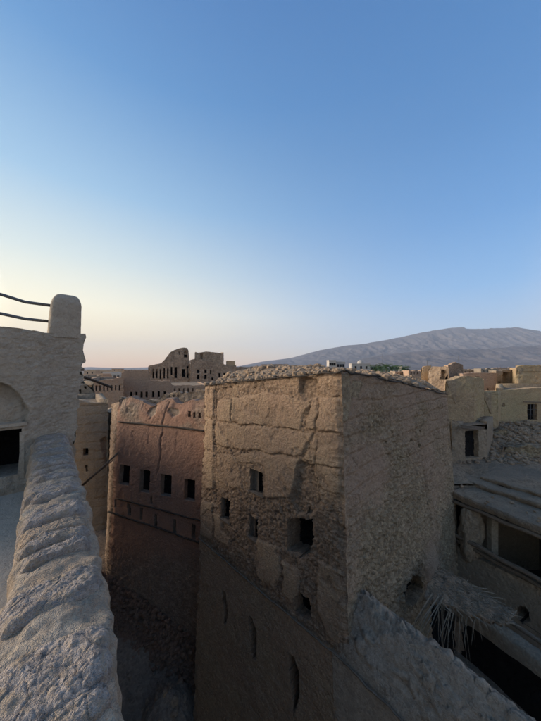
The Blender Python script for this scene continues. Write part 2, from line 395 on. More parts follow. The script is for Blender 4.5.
    for poly, dp, ww in recess:
        dd = sdpoly(wpx, wpy, poly); m = sst(0, 1.6, dd); D = D - dp * m * (1 + 0.5 * nz(4, 3, 61)); wear = wear * (1 - m) + ww * m
    # worn top and corners meet their neighbours exactly
    D = D - erode * sst(0.5, 0.0, T - Z)
    edge = sst(0.0, 0.10, np.minimum(sm - us[0] * L, us[-1] * L - sm)); D = D * edge
    cn = lambda c: 0.26 * np.abs(fbm(np.full(Z.shape, c[0]) * 3, np.full(Z.shape, c[1]) * 3, Z * 2.4, 5, 3, .66))
    wa = sst(0.3, 0, sm - us[0] * L); wb = sst(0.3, 0, us[-1] * L - sm)
    ca, cb = cn(wall.A), cn(wall.B)
    jx = ca * wa + cb * wb + 0.03 * np.maximum(wa, wb) ** 4
    XX = X + wall.n[0] * D; YY = Yv + wall.n[1] * D + jx * 0.7; XX = XX + jx * 0.5
    V = np.stack([XX, YY, Z + E], -1)
    nu, nzv = U.shape
    idx = np.arange(nu * nzv).reshape(nu, nzv)
    cu = (U[:-1, :-1] + U[1:, 1:]) / 2; cz = (Z[:-1, :-1] + Z[1:, 1:]) / 2
    hole = np.full(cu.shape, -1)
    for k, (a, b, c, d) in enumerate(R): hole = np.where((cu > a) & (cu < b) & (cz > c) & (cz < d), k, hole)
    mpx = (wpx[:-1, :-1] + wpx[1:, 1:]) / 2; mpy = (wpy[:-1, :-1] + wpy[1:, 1:]) / 2
    for k, pl in enumerate(polys): hole = np.where(sdpoly(mpx * 0.35 + 0.65 * (PX[:-1, :-1] + PX[1:, 1:]) / 2, mpy * 0.35 + 0.65 * (PY[:-1, :-1] + PY[1:, 1:]) / 2, pl['poly'] if isinstance(pl, dict) else pl) > 0, len(R) + k, hole)
    dead = above[:-1, :-1] & above[1:, :-1]
    keep = (hole < 0) & ~dead
    quad = np.stack([idx[:-1, :-1], idx[1:, :-1], idx[1:, 1:], idx[:-1, 1:]], -1)
    fs = sid[:-1, :-1]
    Vf = V.reshape(-1, 3); wf = wear.ravel()
    def emit(mask, nm, par, lb=None):
        q = quad[mask]
        if len(q) == 0: return None
        used, inv = np.unique(q.ravel(), return_inverse=True)
        return mesh_obj(nm, Vf[used], inv.reshape(-1, 4), mat, par, True, wf[used], lb)
    # wall face + its thickness at the top
    q = quad[keep & (fs < 0)]
    tv = np.stack([V[np.arange(nu), -1, 0], V[np.arange(nu), -1, 1], V[np.arange(nu), -1, 2]], -1)
    ncol = np.array((wall.n[0], wall.n[1], 0))
    inset = sst(0, 0.45, np.minimum((us - us[0]) * L, (us[-1] - us) * L))[:, None]
    t2 = tv - ncol * thick * inset + np.array((0, 0, 1)) * (0.06 * fbm(us * L * 2, us * 0, us * 0 + seed, 3, seed))[:, None]
    t3 = t2.copy(); t3[:, 2] -= 1.2 * inset[:, 0]
    used, inv = np.unique(np.concatenate([q.ravel(), idx[:, -1]]), return_inverse=True)
    nq = len(q); qq = inv[:nq * 4].reshape(-1, 4); ti = inv[nq * 4:]
    base = len(used); a2 = base + np.arange(nu); a3 = base + nu + np.arange(nu)
    s1 = np.stack([ti[:-1], ti[1:], a2[1:], a2[:-1]], -1); s2 = np.stack([a2[:-1], a2[1:], a3[1:], a3[:-1]], -1)
    o = mesh_obj(name, np.concatenate([Vf[used], t2, t3]), np.concatenate([qq, s1, s2]), mat, root, True,
                 np.concatenate([wf[used], np.full(2 * nu, 0.7)]), label)
    for k, sl in enumerate(slabs): emit(keep & (fs == k), slab_name, root, sl.get('label'))
    # openings
    for k in range(len(R) + len(polys)):
        hm = hole == k
        if not hm.any(): continue
        dpt = win_depth; wn = win_name; lb = None
        if k >= len(R) and isinstance(polys[k - len(R)], dict):
            dpt = polys[k - len(R)].get('depth', win_depth); wn = polys[k - len(R)].get('name', win_name); lb = polys[k - len(R)].get('label')
        Vw = []; Fw = []; fmw = []; cache = {}
        def vid(i, j, inner):
            key = (i, j, inner)
            if key not in cache:
                p = V[i, j] - ncol * (dpt if inner else 0.0); cache[key] = len(Vw); Vw.append(p)
            return cache[key]
        I, J = np.nonzero(hm)
        H = set(zip(I.tolist(), J.tolist()))
        for i, j in H:
            for di, dj, e in ((-1, 0, ((i, j), (i, j + 1))), (1, 0, ((i + 1, j + 1), (i + 1, j))), (0, -1, ((i + 1, j), (i, j))), (0, 1, ((i, j + 1), (i + 1, j + 1)))):
                if (i + di, j + dj) not in H:
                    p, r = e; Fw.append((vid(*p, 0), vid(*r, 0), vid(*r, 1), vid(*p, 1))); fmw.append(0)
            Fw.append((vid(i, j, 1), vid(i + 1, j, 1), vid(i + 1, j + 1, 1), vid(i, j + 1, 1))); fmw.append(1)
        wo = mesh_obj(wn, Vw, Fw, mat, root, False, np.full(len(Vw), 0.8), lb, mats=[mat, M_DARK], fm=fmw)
        if frame and k < len(R) and k in frame:
            a, b, c, d = R[k]; add_frame(wall, wo, a, b, c, d, frame[k])
    return o
def add_frame(wall, par, a, b, c, d, style):
    dirv = np.array((*(wall.B - wall.A) / wall.len, 0)); up = np.array((0, 0, 1.0)); nn = np.array((wall.n[0], wall.n[1], 0))
    def P(u, z): p = wall.plan(u, z); return np.array((p[0], p[1], z + E))
    t = 0.035; parts = []
    def bar(u0, z0, u1, z1, off, wd, dp):
        p0 = P(u0, z0) - nn * off; p1 = P(u1, z1) - nn * off; ax = p1 - p0; ax /= np.linalg.norm(ax)
        sd_ = np.cross(ax, nn); V = []
        for p in (p0, p1):
            for q, r in ((-1, -1), (1, -1), (1, 1), (-1, 1)): V.append(p + sd_ * q * wd / 2 + nn * r * dp / 2)
        return V, [(0, 1, 2, 3), (7, 6, 5, 4), (0, 4, 5, 1), (1, 5, 6, 2), (2, 6, 7, 3), (3, 7, 4, 0)]
    o = 0.10; e = 0.02 / wall.len
    V, F = join([bar(a + e, c + .02, a + e, d, o, t, .06), bar(b - e, c + .02, b - e, d, o, t, .06), bar(a, d - .02, b, d - .02, o, t + .01, .065)])
    mesh_obj('frame', V, F, M_WOOD, par, False)
    V, F = bar(a - 2 * e, c + .015, b + 2 * e, c + .015, 0.03, .03, .12); mesh_obj('sill', V, F, M_WOOD, par, False)
    if style == 'shutter':
        V, F = bar(a + (b - a) * .27, c + .03, a + (b - a) * .27, d - .03, o + .03, (b - a) * wall.len * .36, .025); mesh_obj('shutter', V, F, M_WOOD, par, False)
def band(wall, pts, r, root, mat=None, off=0.03, name='timber_band', seed=0, sag=0.012, seg=7):
    P = []
    for (x0, y0), (x1, y1) in zip(pts[:-1], pts[1:]):
        n = max(2, int(abs(x1 - x0) / 3) + 1)
        for i in range(n): P.append(wall.pt(x0 + (x1 - x0) * i / n, y0 + (y1 - y0) * i / n, off))
    P.append(wall.pt(*pts[-1], off)); P = np.array(P); k = np.arange(len(P))
    P[:, 2] += sag * fbm(k * .4, k * 0., k * 0. + seed, 3, seed) * 2; P[:, 0] += sag * fbm(k * .5, k * 0. + 5, k * 0. + seed, 2, seed)
    V, F = tube(P, r, seg, 0.35, seed); return mesh_obj(name, V, F, mat or M_WOOD, root)
def grid_surf(name, xs, ys, zf, mat, parent, wearf=None, kind=None, label=None, mapf=None, mask=None):
    Xg, Yg = np.meshgrid(xs, ys, indexing='ij')
    if mapf: Xg, Yg = mapf(Xg, Yg)
    Zg = zf(Xg, Yg); V = np.stack([Xg, Yg, Zg + E], -1).reshape(-1, 3)
    idx = np.arange(Xg.size).reshape(Xg.shape)
    q = np.stack([idx[:-1, :-1], idx[1:, :-1], idx[1:, 1:], idx[:-1, 1:]], -1).reshape(-1, 4)
    if mask is not None:
        mk = mask(Xg, Yg); q = q[mk[:-1, :-1].ravel()]
    return mesh_obj(name, V, q, mat, parent, True, wearf(Xg, Yg).ravel() if wearf else np.zeros(Xg.size), label, kind)
def house(name, label, cat, plan, ztop, mat, zb=-13.5, step=0.15, front=None, group=None, roofdrop=0.25, flare=0.02, **kw):
    """plan: corners left->right seen from the camera first; front: {edge index: build_wall arguments}"""
    c = np.mean(plan, 0); root = thing(name, label, cat, (c[0], c[1], E + zb), group)
    n = len(plan)
    for i in range(n):
        A, B = plan[i], plan[(i + 1) % n]
        A2 = tuple(c + (np.array(A) - c) * (1 + flare)); B2 = tuple(c + (np.array(B) - c) * (1 + flare))
        wl = Wall(A, B, A2, B2, zb, ztop)
        args = dict(kw); f = (front or {}).get(i)
        if f is None: args.update(step=max(step * 3, 0.4)); args.pop('rects', None)
        else: args.update(f); args.setdefault('step', step)
        build_wall(wl, root, mat, **args)
    P = [(p[0], p[1], E + ztop - roofdrop) for p in plan]
    mesh_obj('roof', P, [tuple(range(n))], M_ROOF, root, False)
    return root

# ================================================================== THE SETTING
def alley_z(x, y):
    z = -10 - 0.13 * (x + 7.6) + 0.4675 * (y - 12)
    return np.clip(z, -12.9, -8.8)
# open ground
gs = np.concatenate([[-9000, -5000, -2500], np.linspace(-1000, 1000, 21), [2500, 5000, 9000]])
grid_surf('ground', gs, np.concatenate([[-6000, -2000, -500], np.linspace(-200, 1500, 25), [2500, 5000, 9500]]),
          lambda x, y: np.full(x.shape, -13.5), M_GROUND, None, kind='structure')
def az_(x, y):
    return alley_z(x, y) + 0.10 * fbm(x * 1.3, y * 1.3, 0 * x, 4, 5) + 0.03 * fbm(x * 7, y * 7, 0 * x, 3, 6)
grid_surf('alley', np.arange(-14, 1.5, 0.08), np.arange(-1, 18, 0.08), az_, M_ALLEY, None, kind='structure')

# mountains
def ridge(pts, Yr):
    xs = [(p[0] - 270.5) / 260 * Yr for p in pts]; hs = [(368 - p[1]) / 260 * Yr for p in pts]
    return lambda x: np.interp(x, xs, hs)
def mountain(name, pts, Yr, front, back, x0, x1, step, seed, rough):
    H = ridge(pts, Yr)
    def zf(x, y):
        wx = x + 90 * fbm(x / 500, y / 500, 0 * x, 3, seed)
        h = H(x); v = (y - Yr); f = np.where(v < 0, 1 - sst(0, front, -v) * 1.0, 1 - sst(0, back, v))
        f = np.where(v < 0, (1 - np.clip(-v / front, 0, 1)) ** 1.35, (1 - np.clip(v / back, 0, 1)))
        gul = 1 - np.abs(fbm(wx / 120, y / 330, 0 * x + 2, 6, seed + 3, .6)) * 2
        rg = fbm(wx / 60, y / 120, 0 * x, 4, seed + 5)
        z = h * f - rough * h * (1 - gul) * f * np.clip(-v / front * 4, 0.02, 1) + rough * 0.06 * h * rg * f
        return z - 14.5 * (1 - sst(0, 0.05, f)) - 0.5
    grid_surf(name, np.arange(x0, x1, step), np.arange(Yr - front, Yr + back, step), zf, M_MOUNT, None, kind='structure')
mountain('mountain_ridge', [(225, 369), (240, 366), (262, 361.5), (290, 358), (305, 354), (320, 350), (345, 345.5), (365, 343.5), (385, 340), (405, 336), (420, 332.5), (436, 329.6),
          (446, 328.2), (455, 327.2), (463, 326.6), (466, 328.4), (475, 328.5), (485, 328.2), (500, 327.8), (516, 327), (541, 331), (580, 334), (660, 345), (760, 366), (800, 369)],
         4300, 1900, 700, -700, 8000, 17, 3, 0.18)
mountain('foothills', [(330, 368.5), (345, 363), (370, 357.5), (395, 353.5), (420, 351), (450, 349), (480, 349), (520, 346), (541, 345), (620, 350), (760, 366), (800, 369)],
         2500, 900, 400, 500, 5000, 12, 9, 0.42)
mountain('distant_hills', [(-160, 368.5), (-60, 365), (0, 366.5), (60, 369), (90, 367), (120, 368.3), (160, 366.8), (230, 368.5)], 5200, 900, 600, -8400, -400, 45, 15, 0.3)

# ================================================================== OUR TERRACE (left foreground)
par = thing('parapet_wall', 'thick rough parapet capped with pale lumpy stones, running from bottom left to the plastered house', 'parapet', (-1.5, 2.2, E - 1.98))
Rl = np.array([(0.72, -0.87), (-.455, .81), (-1.08, 1.62), (-3.56, 4.54)]); Ll = np.array([(0.42, -1.1), (-.86, .70), (-1.46, 1.50), (-3.86, 4.27)])
def pline(Q, t):
    seg = np.cumsum([0] + [np.linalg.norm(Q[i + 1] - Q[i]) for i in range(len(Q) - 1)]); t = np.asarray(t) * seg[-1]
    return np.stack([np.interp(t, seg, Q[:, 0]), np.interp(t, seg, Q[:, 1])], -1)
ts = np.linspace(0, 1, 620)
R_, L_ = pline(Rl, ts), pline(Ll, ts)
prof = []   # (across 0=left..1=right, z)
for k in range(14): prof.append((-.14 + 0.04 * k / 14, -1.98 + (0.72) * k / 14))
for k in range(41):
    a = math.pi * (1 - k / 40); prof.append((0.5 + 0.56 * math.cos(a), -1.27 + 0.125 * math.sin(a) ** 0.5))
for k in range(1, 30): prof.append((1.06, -1.27 - 0.06 * k))
prof += [(1.06, -4.0), (1.08, -13.4)]
prof = np.array(prof); nb = len(prof)
C_ = L_[:, None, :] + (R_ - L_)[:, None, :] * prof[None, :, 0][..., None]
Zp = np.broadcast_to(prof[:, 1], C_.shape[:2]).copy()
nrm = np.stack([np.sign(prof[:, 0] - .5) * np.clip(abs(prof[:, 0] - .5) * 2, 0, 1), np.clip((prof[:, 1] + 1.27) * 10, 0, 1)], -1)
dp = 0.045 * fbm(C_[..., 0] * 4, C_[..., 1] * 4, Zp * 4, 4, 2) + 0.022 * fbm(C_[..., 0] * 16, C_[..., 1] * 16, Zp * 16, 4, 4)
acr = (R_ - L_); acr /= np.linalg.norm(acr, axis=1)[:, None]
C2 = C_ + acr[:, None, :] * (dp * nrm[None, :, 0])[..., None]; Zp = Zp + dp * nrm[None, :, 1]
V = np.concatenate([C2, (Zp + E)[..., None]], -1).reshape(-1, 3); idx = np.arange(len(ts) * nb).reshape(len(ts), nb)
q = np.stack([idx[:-1, :-1], idx[:-1, 1:], idx[1:, 1:], idx[1:, :-1]], -1).reshape(-1, 4)
mesh_obj('core', V, q, M_MORTAR, par, True, (0.5 + 0.5 * np.clip(fbm(V[:, 0] * 2, V[:, 1] * 2, V[:, 2] * 2, 3, 9) * 3, -1, 1)))
rr = random.Random(4)
t = 0.02; k = 0
tot = 6.3
while t < 0.985:
    c = (pline(Rl, t) + pline(Ll, t)) / 2; a = pline(Rl, t) - pline(Ll, t); wd = np.linalg.norm(a); ang = math.atan2(a[1], a[0]) + rr.uniform(-.16, .16)
    ln = rr.choice((rr.uniform(.055, .08), rr.uniform(.09, .15)))
    ph = k * 7.7; nu_, nv_ = 110, 64
    Ug, Vg = np.meshgrid(np.linspace(-1, 1, nu_), np.linspace(-1, 1, nv_), indexing='ij')
    hw = wd * rr.uniform(.50, .58); off = wd * rr.uniform(-.04, .05)
    # square grid rounded to an uneven slab outline
    ox = Ug * np.sqrt(1 - .32 * Vg ** 2); oy = Vg * np.sqrt(1 - .32 * Ug ** 2)
    th_ = np.arctan2(oy, ox); rad = 1 + .16 * fbm(np.cos(th_) * 1.6 + ph, np.sin(th_) * 1.6, 0 * th_, 4, k) * np.hypot(Ug, Vg)
    lx = ox * hw * rad + off; ly = oy * ln * rad
    ed = np.maximum(np.abs(Ug), np.abs(Vg)); crown = (1 - sst(.62, 1.0, ed) ** 1.5)
    hh = rr.uniform(.012, .045)
    zz = hh * crown - .07 * sst(.93, 1.0, ed)
    zz = zz + crown * (.026 * fbm(lx * 6 + ph, ly * 6, 0 * lx, 4, k + 1) + .008 * fbm(lx * 30 + ph, ly * 30, 0 * lx, 4, k + 2))
    f1, f2, iw = worley(lx / .026 + ph + .4 * fbm(lx * 30, ly * 30, 0 * lx, 2, 3), ly / .026, k); zz = zz + .005 * (iw - .5) * sst(0, .3, f2 - f1) - .003 * sst(.2, 0, f2 - f1)
    f1, f2, iw = worley(lx / .13 + ph, ly / .10, k + 50); zz = zz - .006 * sst(.05, 0, f2 - f1)
    zz = zz - .62 * (lx / hw) ** 4 * .07 - .012
    ca, sa = math.cos(ang), math.sin(ang)
    W = np.stack([c[0] + lx * ca - ly * sa, c[1] + lx * sa + ly * ca, zz + E - 1.125 + rr.uniform(-.010, .012)], -1).reshape(-1, 3)
    idx = np.arange(nu_ * nv_).reshape(nu_, nv_); q_ = np.stack([idx[:-1, :-1], idx[1:, :-1], idx[1:, 1:], idx[:-1, 1:]], -1).reshape(-1, 4)
    ringi = np.concatenate([idx[:, 0], idx[-1, 1:], idx[-2::-1, -1], idx[0, -2:0:-1]]); base_ = W[ringi] - (0, 0, .06); nb_ = len(W)
    rq = np.stack([ringi, nb_ + np.arange(len(ringi)), nb_ + (np.arange(len(ringi)) + 1) % len(ringi), np.roll(ringi, -1)], -1)
    mesh_obj('capping_stone', np.concatenate([W, base_]), np.concatenate([q_, rq]), M_CAP if rr.random() < .8 else M_MORTAR, par, True, np.zeros(nb_ + len(base_)))
    t += (ln * 2.0 + rr.uniform(.0, .10)) / tot; k += 1
# terrace floor
def fl(x, y): return -1.98 + 0.012 * fbm(x * 2, y * 2, 0 * x, 4, 7)
def fmap(u, v):
    p = pline(Ll, np.clip(v, 0, 1)); d = np.array((-.77, -.64)); o = (u - 0.04)
    return p[..., 0] + d[0] * o, p[..., 1] + d[1] * o
grid_surf('terrace', np.linspace(0, 5, 120), np.linspace(0, 1, 160), fl, M_FLOOR, None, kind='structure', mapf=fmap)
# drifted dirt along the terrace edge is left to the material

# plastered house at the end of the terrace
ph_ = thing('plastered_house', 'grey plastered house at left edge with arched niche and round-topped corner post', 'house', (-4.2, 4.6, E - 1.98))
wl = Wall((-6.05, 2.26), (-3.43, 4.65), (-6.05, 2.26), (-4.30, 4.08), zb=-13.4, zref=-12.0)
def niche_worn(PX, PY, wpx, wpy, U, Z, nz): return sst(-.1, .5, nz(1.3, 3, 4)) * 0.8
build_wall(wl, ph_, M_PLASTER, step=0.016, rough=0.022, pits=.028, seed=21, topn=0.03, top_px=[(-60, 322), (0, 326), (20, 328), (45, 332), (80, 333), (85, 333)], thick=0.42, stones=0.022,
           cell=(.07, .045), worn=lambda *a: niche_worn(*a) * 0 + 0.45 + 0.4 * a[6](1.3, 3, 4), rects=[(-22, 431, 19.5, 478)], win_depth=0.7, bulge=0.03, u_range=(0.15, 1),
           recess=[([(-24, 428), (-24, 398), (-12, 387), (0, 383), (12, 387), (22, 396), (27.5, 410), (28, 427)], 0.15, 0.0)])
# house: side, back, roof so that it stands up from other sides
pl_ = np.array([(-3.43, 4.65), (-6.4, 8.0), (-9.0, 5.3), (-6.05, 2.26)])
for a, b in ((0, 1), (1, 2), (2, 3)):
    w2 = Wall(tuple(pl_[a]), tuple(pl_[b]), None, None, -13.4, 0.6)
    if a == 0: w2.A2 = np.array((-4.30, 4.08))
    build_wall(w2, ph_, M_PLASTER, step=0.12, rough=0.02, seed=22 + a, topn=0.03)
build_wall(Wall((-6.05, 2.26), (-3.43, 4.65), (-6.05, 2.26), (-4.30, 4.08), -13.4, 0.66), ph_, M_PLASTER, step=0.2, u_range=(0, 0.15), seed=21, bulge=0.0, rough=0.0)
mesh_obj('roof', [(p[0], p[1], E + .35) for p in pl_], [(0, 1, 2, 3)], M_ROOF, ph_, False)
for a, b in (((-6.4, 8.0), (-9.9, 12.4)), ((-9.9, 12.4), (-12.0, 8.5)), ((-12.0, 8.5), (-9.0, 5.3))): build_wall(Wall(a, b, None, None, -13.4, -2.0), ph_, M_PLASTER, step=0.25, rough=0.02, seed=28, topn=0.03)  # unseen lower wing, added to keep the low sun out of the alley
mesh_obj('roof', [(-6.4, 8.0, E - 2.1), (-9.9, 12.4, E - 2.1), (-12.0, 8.5, E - 2.1), (-9.0, 5.3, E - 2.1)], [(0, 1, 2, 3)], M_ROOF, ph_, False)  # roof of the added sun-blocking wing
# lintel slab over the window
u0, z0 = wl.uz(-26, 430.5); u1, z1 = wl.uz(27, 428.6)
a = wl.plan(u0, z0); b = wl.plan(u1, z1)
def obar(p0, p1, nn, wz, dn, off):
    ax = (p1 - p0) / np.linalg.norm(p1 - p0); V = []
    for p in (p0, p1):
        for r, s_ in ((0, 0), (1, 0), (1, 1), (0, 1)): V.append(p + nn * (off + r * dn) + np.array((0, 0, wz * s_)))
    return V, [(0, 1, 2, 3), (7, 6, 5, 4), (0, 4, 5, 1), (1, 5, 6, 2), (2, 6, 7, 3), (3, 7, 4, 0)]
nn = np.array((wl.n[0], wl.n[1], 0))
V, F = obar(np.array((*a, E + z0)), np.array((*b, E + z0 + .0)), nn, .05, .13, -.09); mesh_obj('lintel', V, F, M_PLASTER, ph_, False, np.zeros(8))
# jamb frame round the window, sill block
V, F = obar(wl.pt(19.7, 478) , wl.pt(24.5, 478), nn, wl.pt(20, 432)[2] - wl.pt(20, 478)[2], .04, -.03); mesh_obj('jamb', V, F, M_PLASTER, ph_, False, np.zeros(8))
# corner post with rounded head
def post(root):
    us, vs = 48, 60; V = []
    p0 = wl.pt(65, 334, -.22)
    dx = np.array((*(wl.B - wl.A) / wl.len, 0))
    for i in range(vs):
        tt = i / (vs - 1)
        if tt < .62: z = tt / .62 * .57; rad = 1.0
        else:
            a = (tt - .62) / .38 * math.pi / 2; z = .57 + .20 * math.sin(a); rad = max(0.01, math.cos(a) ** .55)
        tilt = 0.05 * z
        for k in range(us):
            a = 2 * math.pi * k / us; ca, sa = math.cos(a), math.sin(a)
            cx = math.copysign(abs(ca) ** .38, ca) * .235 * rad * (1 - .14 * z); cy = math.copysign(abs(sa) ** .38, sa) * .24 * rad
            V.append(p0 + dx * (cx + tilt) + nn * cy + np.array((0, 0, z - .06)))
    V = np.array(V); d = 0.012 * fbm(V[:, 0] * 6, V[:, 1] * 6, V[:, 2] * 6, 4, 8); V += (V - p0) * d[:, None] * 3
    F = [(i * us + k, i * us + (k + 1) % us, (i + 1) * us + (k + 1) % us, (i + 1) * us + k) for i in range(vs - 1) for k in range(us)]
    F.append(tuple(range((vs - 1) * us, vs * us)))
    mesh_obj('corner_post', V, F, M_PLASTER, root, True, np.full(len(V), .25))
post(ph_)
for (y0, y1, ym) in ((291.5, 304, 299.5), (311.5, 320.5, 317)):
    P = [wl.pt(-90, y0 - 16, -.22), wl.pt(-40, y0 - 7, -.22), wl.pt(0, y0, -.22), wl.pt(25, ym, -.22), wl.pt(57, y1, -.22)]
    V, F = tube(P, 0.025, 10); mesh_obj('rail', V, F, M_METAL, ph_)
V, F = tube([at(74, 374, 5.2), at(90, 379, 5.6), at(112, 387.5, 6.1)], 0.026, 8, .1); mesh_obj('roof_spout', V, F, M_DWOOD, ph_)
V, F = tube([at(70, 369, 5.0), at(84, 369.5, 5.05)], 0.025, 8, .3); mesh_obj('roof_beam_end', V, F, M_WOOD, ph_)

# ================================================================== BIG HOUSE IN THE MIDDLE
A_, K_, B_ = (-2.25, 8.9), (1.40, 5.2), (6.67, 9.95)
A2_, K2_, B2_ = (-2.66, 8.82), (1.62, 4.85), (7.5, 9.8)
big = thing('ruined_house', 'tall tan central house with cracked plaster, small windows and a raw brick side', 'house', (2.4, 8.9, E - 13.4))
WL = Wall(A_, K_, A2_, K2_, -13.4); WR = Wall(K_, B_, K2_, B2_, -13.4)
def worn_l(PX, PY, wpx, wpy, U, Z, nz):
    base = sst(-.05, .35, nz(1.1, 3, 7)) * .5
    below = sst(-1, 2, PY - (538 + .85 * (PX - 200)))          # plaster below the timber line
    mid = sst(484, 497, PY - (PX - 255) * .12 + 6 * nz(2, 3, 8)) * (1 - below)
    return np.clip(np.where(below > .5, .15 + .2 * base, np.maximum(base + .4, mid)), 0, 1)
top_l = [(200, 386), (212, 384.6), (230, 382.6), (262, 379), (300, 375.6), (330, 373), (343, 371.2), (346, 371)]
slabs_l = [
    dict(poly=[(319.5, 381), (340.5, 378), (340.5, 395), (326, 397), (320, 393)], out=.05),
    dict(poly=[(319, 398), (341, 396), (342, 433), (318, 431)], out=.07),
    dict(poly=[(317, 433), (342, 435), (342, 467), (315.5, 462)], out=.07),
    dict(poly=[(315, 464), (342, 469), (341, 494), (322, 490), (314.5, 478)], out=.065),
    dict(poly=[(218, 401), (232, 399), (232, 422), (216.5, 420)], out=.045),
    dict(poly=[(233, 399), (262, 393), (297, 399), (310, 404), (303, 416), (299, 429), (262, 425), (233, 422)], out=.05),
    dict(poly=[(311, 404), (317.5, 402), (317, 430), (304, 427), (308, 415)], out=.055),
    dict(poly=[(216, 422), (262, 427), (299, 431), (314, 433), (306, 443), (300, 457), (262, 451), (240, 449), (216, 444)], out=.05),
    dict(poly=[(309, 441), (316, 436), (315, 461), (303, 459)], out=.05),
    dict(poly=[(234, 452), (262, 453), (298, 460), (296, 487), (287, 500), (266, 497), (264, 466), (246, 462), (236, 462)], out=.045),
    dict(poly=[(216, 452), (232, 453), (240, 468), (244, 490), (226, 486), (216, 478)], out=.035, wear=.3),
    dict(poly=[(204, 386), (215, 385), (214.5, 418), (205, 416)], out=.06),
    dict(poly=[(204, 418), (214.5, 420), (214, 452), (204, 449)], out=.055),
    dict(poly=[(204, 451), (214, 454), (213, 490), (203, 486)], out=.05),
    dict(poly=[(202, 500), (213, 503), (212, 540), (200, 533)], out=.07),
    dict(poly=[(258, 538), (281, 548), (281, 574), (276, 590), (262, 580), (254, 566)], out=.06),
    dict(poly=[(282, 562), (300, 570), (297, 606), (284, 596)], out=.05),
    dict(poly=[(214, 512), (222, 516), (222, 530), (232, 538), (230, 546), (214, 538)], out=.045),
    dict(poly=[(318, 560), (345, 572), (347, 650), (330, 640), (318, 610)], out=.06, wear=.35),
]
tl = [(200, 537.5), (222, 556), (250, 580), (284, 609), (312, 632), (345, 660), (372, 689)]
holes_l = [dict(poly=[(286, 520), (298, 517.5), (304, 521), (312, 519), (312.5, 540), (309, 557), (300, 560), (286, 551)], depth=.5, name='broken_opening', label='large ragged hole broken through the wall'),
           dict(poly=[(305.5, 508), (308.5, 508), (308.5, 515), (305.5, 515)], depth=.5, name='beam_hole'),
           dict(poly=[(221.5, 589), (226, 592), (227.5, 604), (227, 625), (224.5, 624), (223.5, 606)], depth=.5, name='slit_window'),
           dict(poly=[(248, 615), (253, 619), (256.5, 635), (256, 661), (252, 660), (250, 640)], depth=.5, name='slit_window'),
           dict(poly=[(287, 652), (294, 657), (299, 672), (298.5, 700), (293, 718), (291, 690)], depth=.5, name='slit_window'),
           dict(poly=[(294, 598), (300, 592), (310, 600), (311, 622), (300, 618), (295, 612)], depth=.3, name='broken_opening', label='small collapsed hollow above the timber band')]
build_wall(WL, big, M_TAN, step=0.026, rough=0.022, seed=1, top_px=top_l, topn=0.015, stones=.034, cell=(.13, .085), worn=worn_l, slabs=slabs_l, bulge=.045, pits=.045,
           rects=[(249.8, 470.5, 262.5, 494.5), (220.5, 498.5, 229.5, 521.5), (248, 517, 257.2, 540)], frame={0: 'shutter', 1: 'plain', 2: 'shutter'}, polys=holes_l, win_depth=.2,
           cracks=[([(217, 385), (216, 440), (215, 500)], 1.3, .06), ([(260, 614), (270, 640), (281, 675)], .7, .02), ([(214, 421), (262, 426), (318, 431)], 1.0, .04), ([(214, 445), (262, 452), (300, 458)], 1.0, .04),
                   ([(349, 600), (347, 650), (352, 690), (352, 721)], 1.6, .10), ([(318, 385), (317, 430), (315, 462), (319, 500)], 1.1, .06), ([(300, 640), (318, 662), (334, 700)], .8, .02),
                   ([(232, 540), (246, 556), (254, 566), (262, 584), (276, 594)], 2.2, .06), ([(309, 408), (302, 428), (308, 445), (299, 460)], 1.6, .07)],
           recess=[([(298, 378), (317, 376), (317, 398), (304, 401), (296, 392)], .09, 1.0), ([(297, 461), (313, 464), (315, 486), (322, 505), (313, 517), (296, 515), (290, 500)], .07, 1.0),
                   ([(214, 388), (235, 385), (232, 397), (220, 400)], .04, 1.0), ([(232, 462), (240, 462), (238, 478), (230, 474)], .02, .6)])
band(WL, tl, .020, big, M_WOOD, .045, seed=3)
band(WL, [(207, 385), (262, 379), (300, 376), (343, 371.6)], .016, big, M_DWOOD, .05, seed=4)
def worn_r(PX, PY, wpx, wpy, U, Z, nz): return np.clip(.5 + 1.1 * nz(.8, 4, 3) - .5 * sst(-1.6, -.6, Z) + .3 * sst(-2.5, -5, Z), 0, 1)
top_r = [(338, 371), (346, 371.4), (362, 373.5), (380, 377), (396, 380.5), (410, 384), (430, 389), (446, 393.5), (452, 394)]
build_wall(WR, big, M_SIDE, step=0.024, rough=0.045, pits=.065, seed=7, top_px=top_r, topn=0.02, stones=.045, cell=(.20, .10), courses=.36, worn=worn_r, bulge=.07,
           slabs=[dict(poly=[(341, 374), (350, 374), (352, 395), (346, 420), (341, 425)], out=.04, wear=.9), dict(poly=[(352, 380), (362, 382), (360, 398), (352, 396)], out=.03, wear=.9)],
           cracks=[([(422, 425), (426, 470), (430, 510), (432, 550)], 2.2, .08), ([(416, 430), (420, 446), (424, 450)], 2.5, .06)],
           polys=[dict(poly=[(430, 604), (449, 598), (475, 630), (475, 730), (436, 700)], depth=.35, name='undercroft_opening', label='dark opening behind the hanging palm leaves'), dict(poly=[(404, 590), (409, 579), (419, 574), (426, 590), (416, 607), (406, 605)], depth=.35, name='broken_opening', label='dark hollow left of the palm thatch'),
                  dict(poly=[(419.5, 429), (422.5, 430), (422.5, 433.5), (419.5, 432.5)], depth=.3, name='beam_hole'), dict(poly=[(410, 438), (412.5, 438.5), (412.5, 442), (410, 441.5)], depth=.3, name='beam_hole'),
                  dict(poly=[(419.5, 444), (422.5, 445), (422.5, 449), (419.5, 448)], depth=.3, name='beam_hole'), dict(poly=[(386, 440), (388, 440.5), (388, 443.5), (386, 443)], depth=.3, name='beam_hole')])
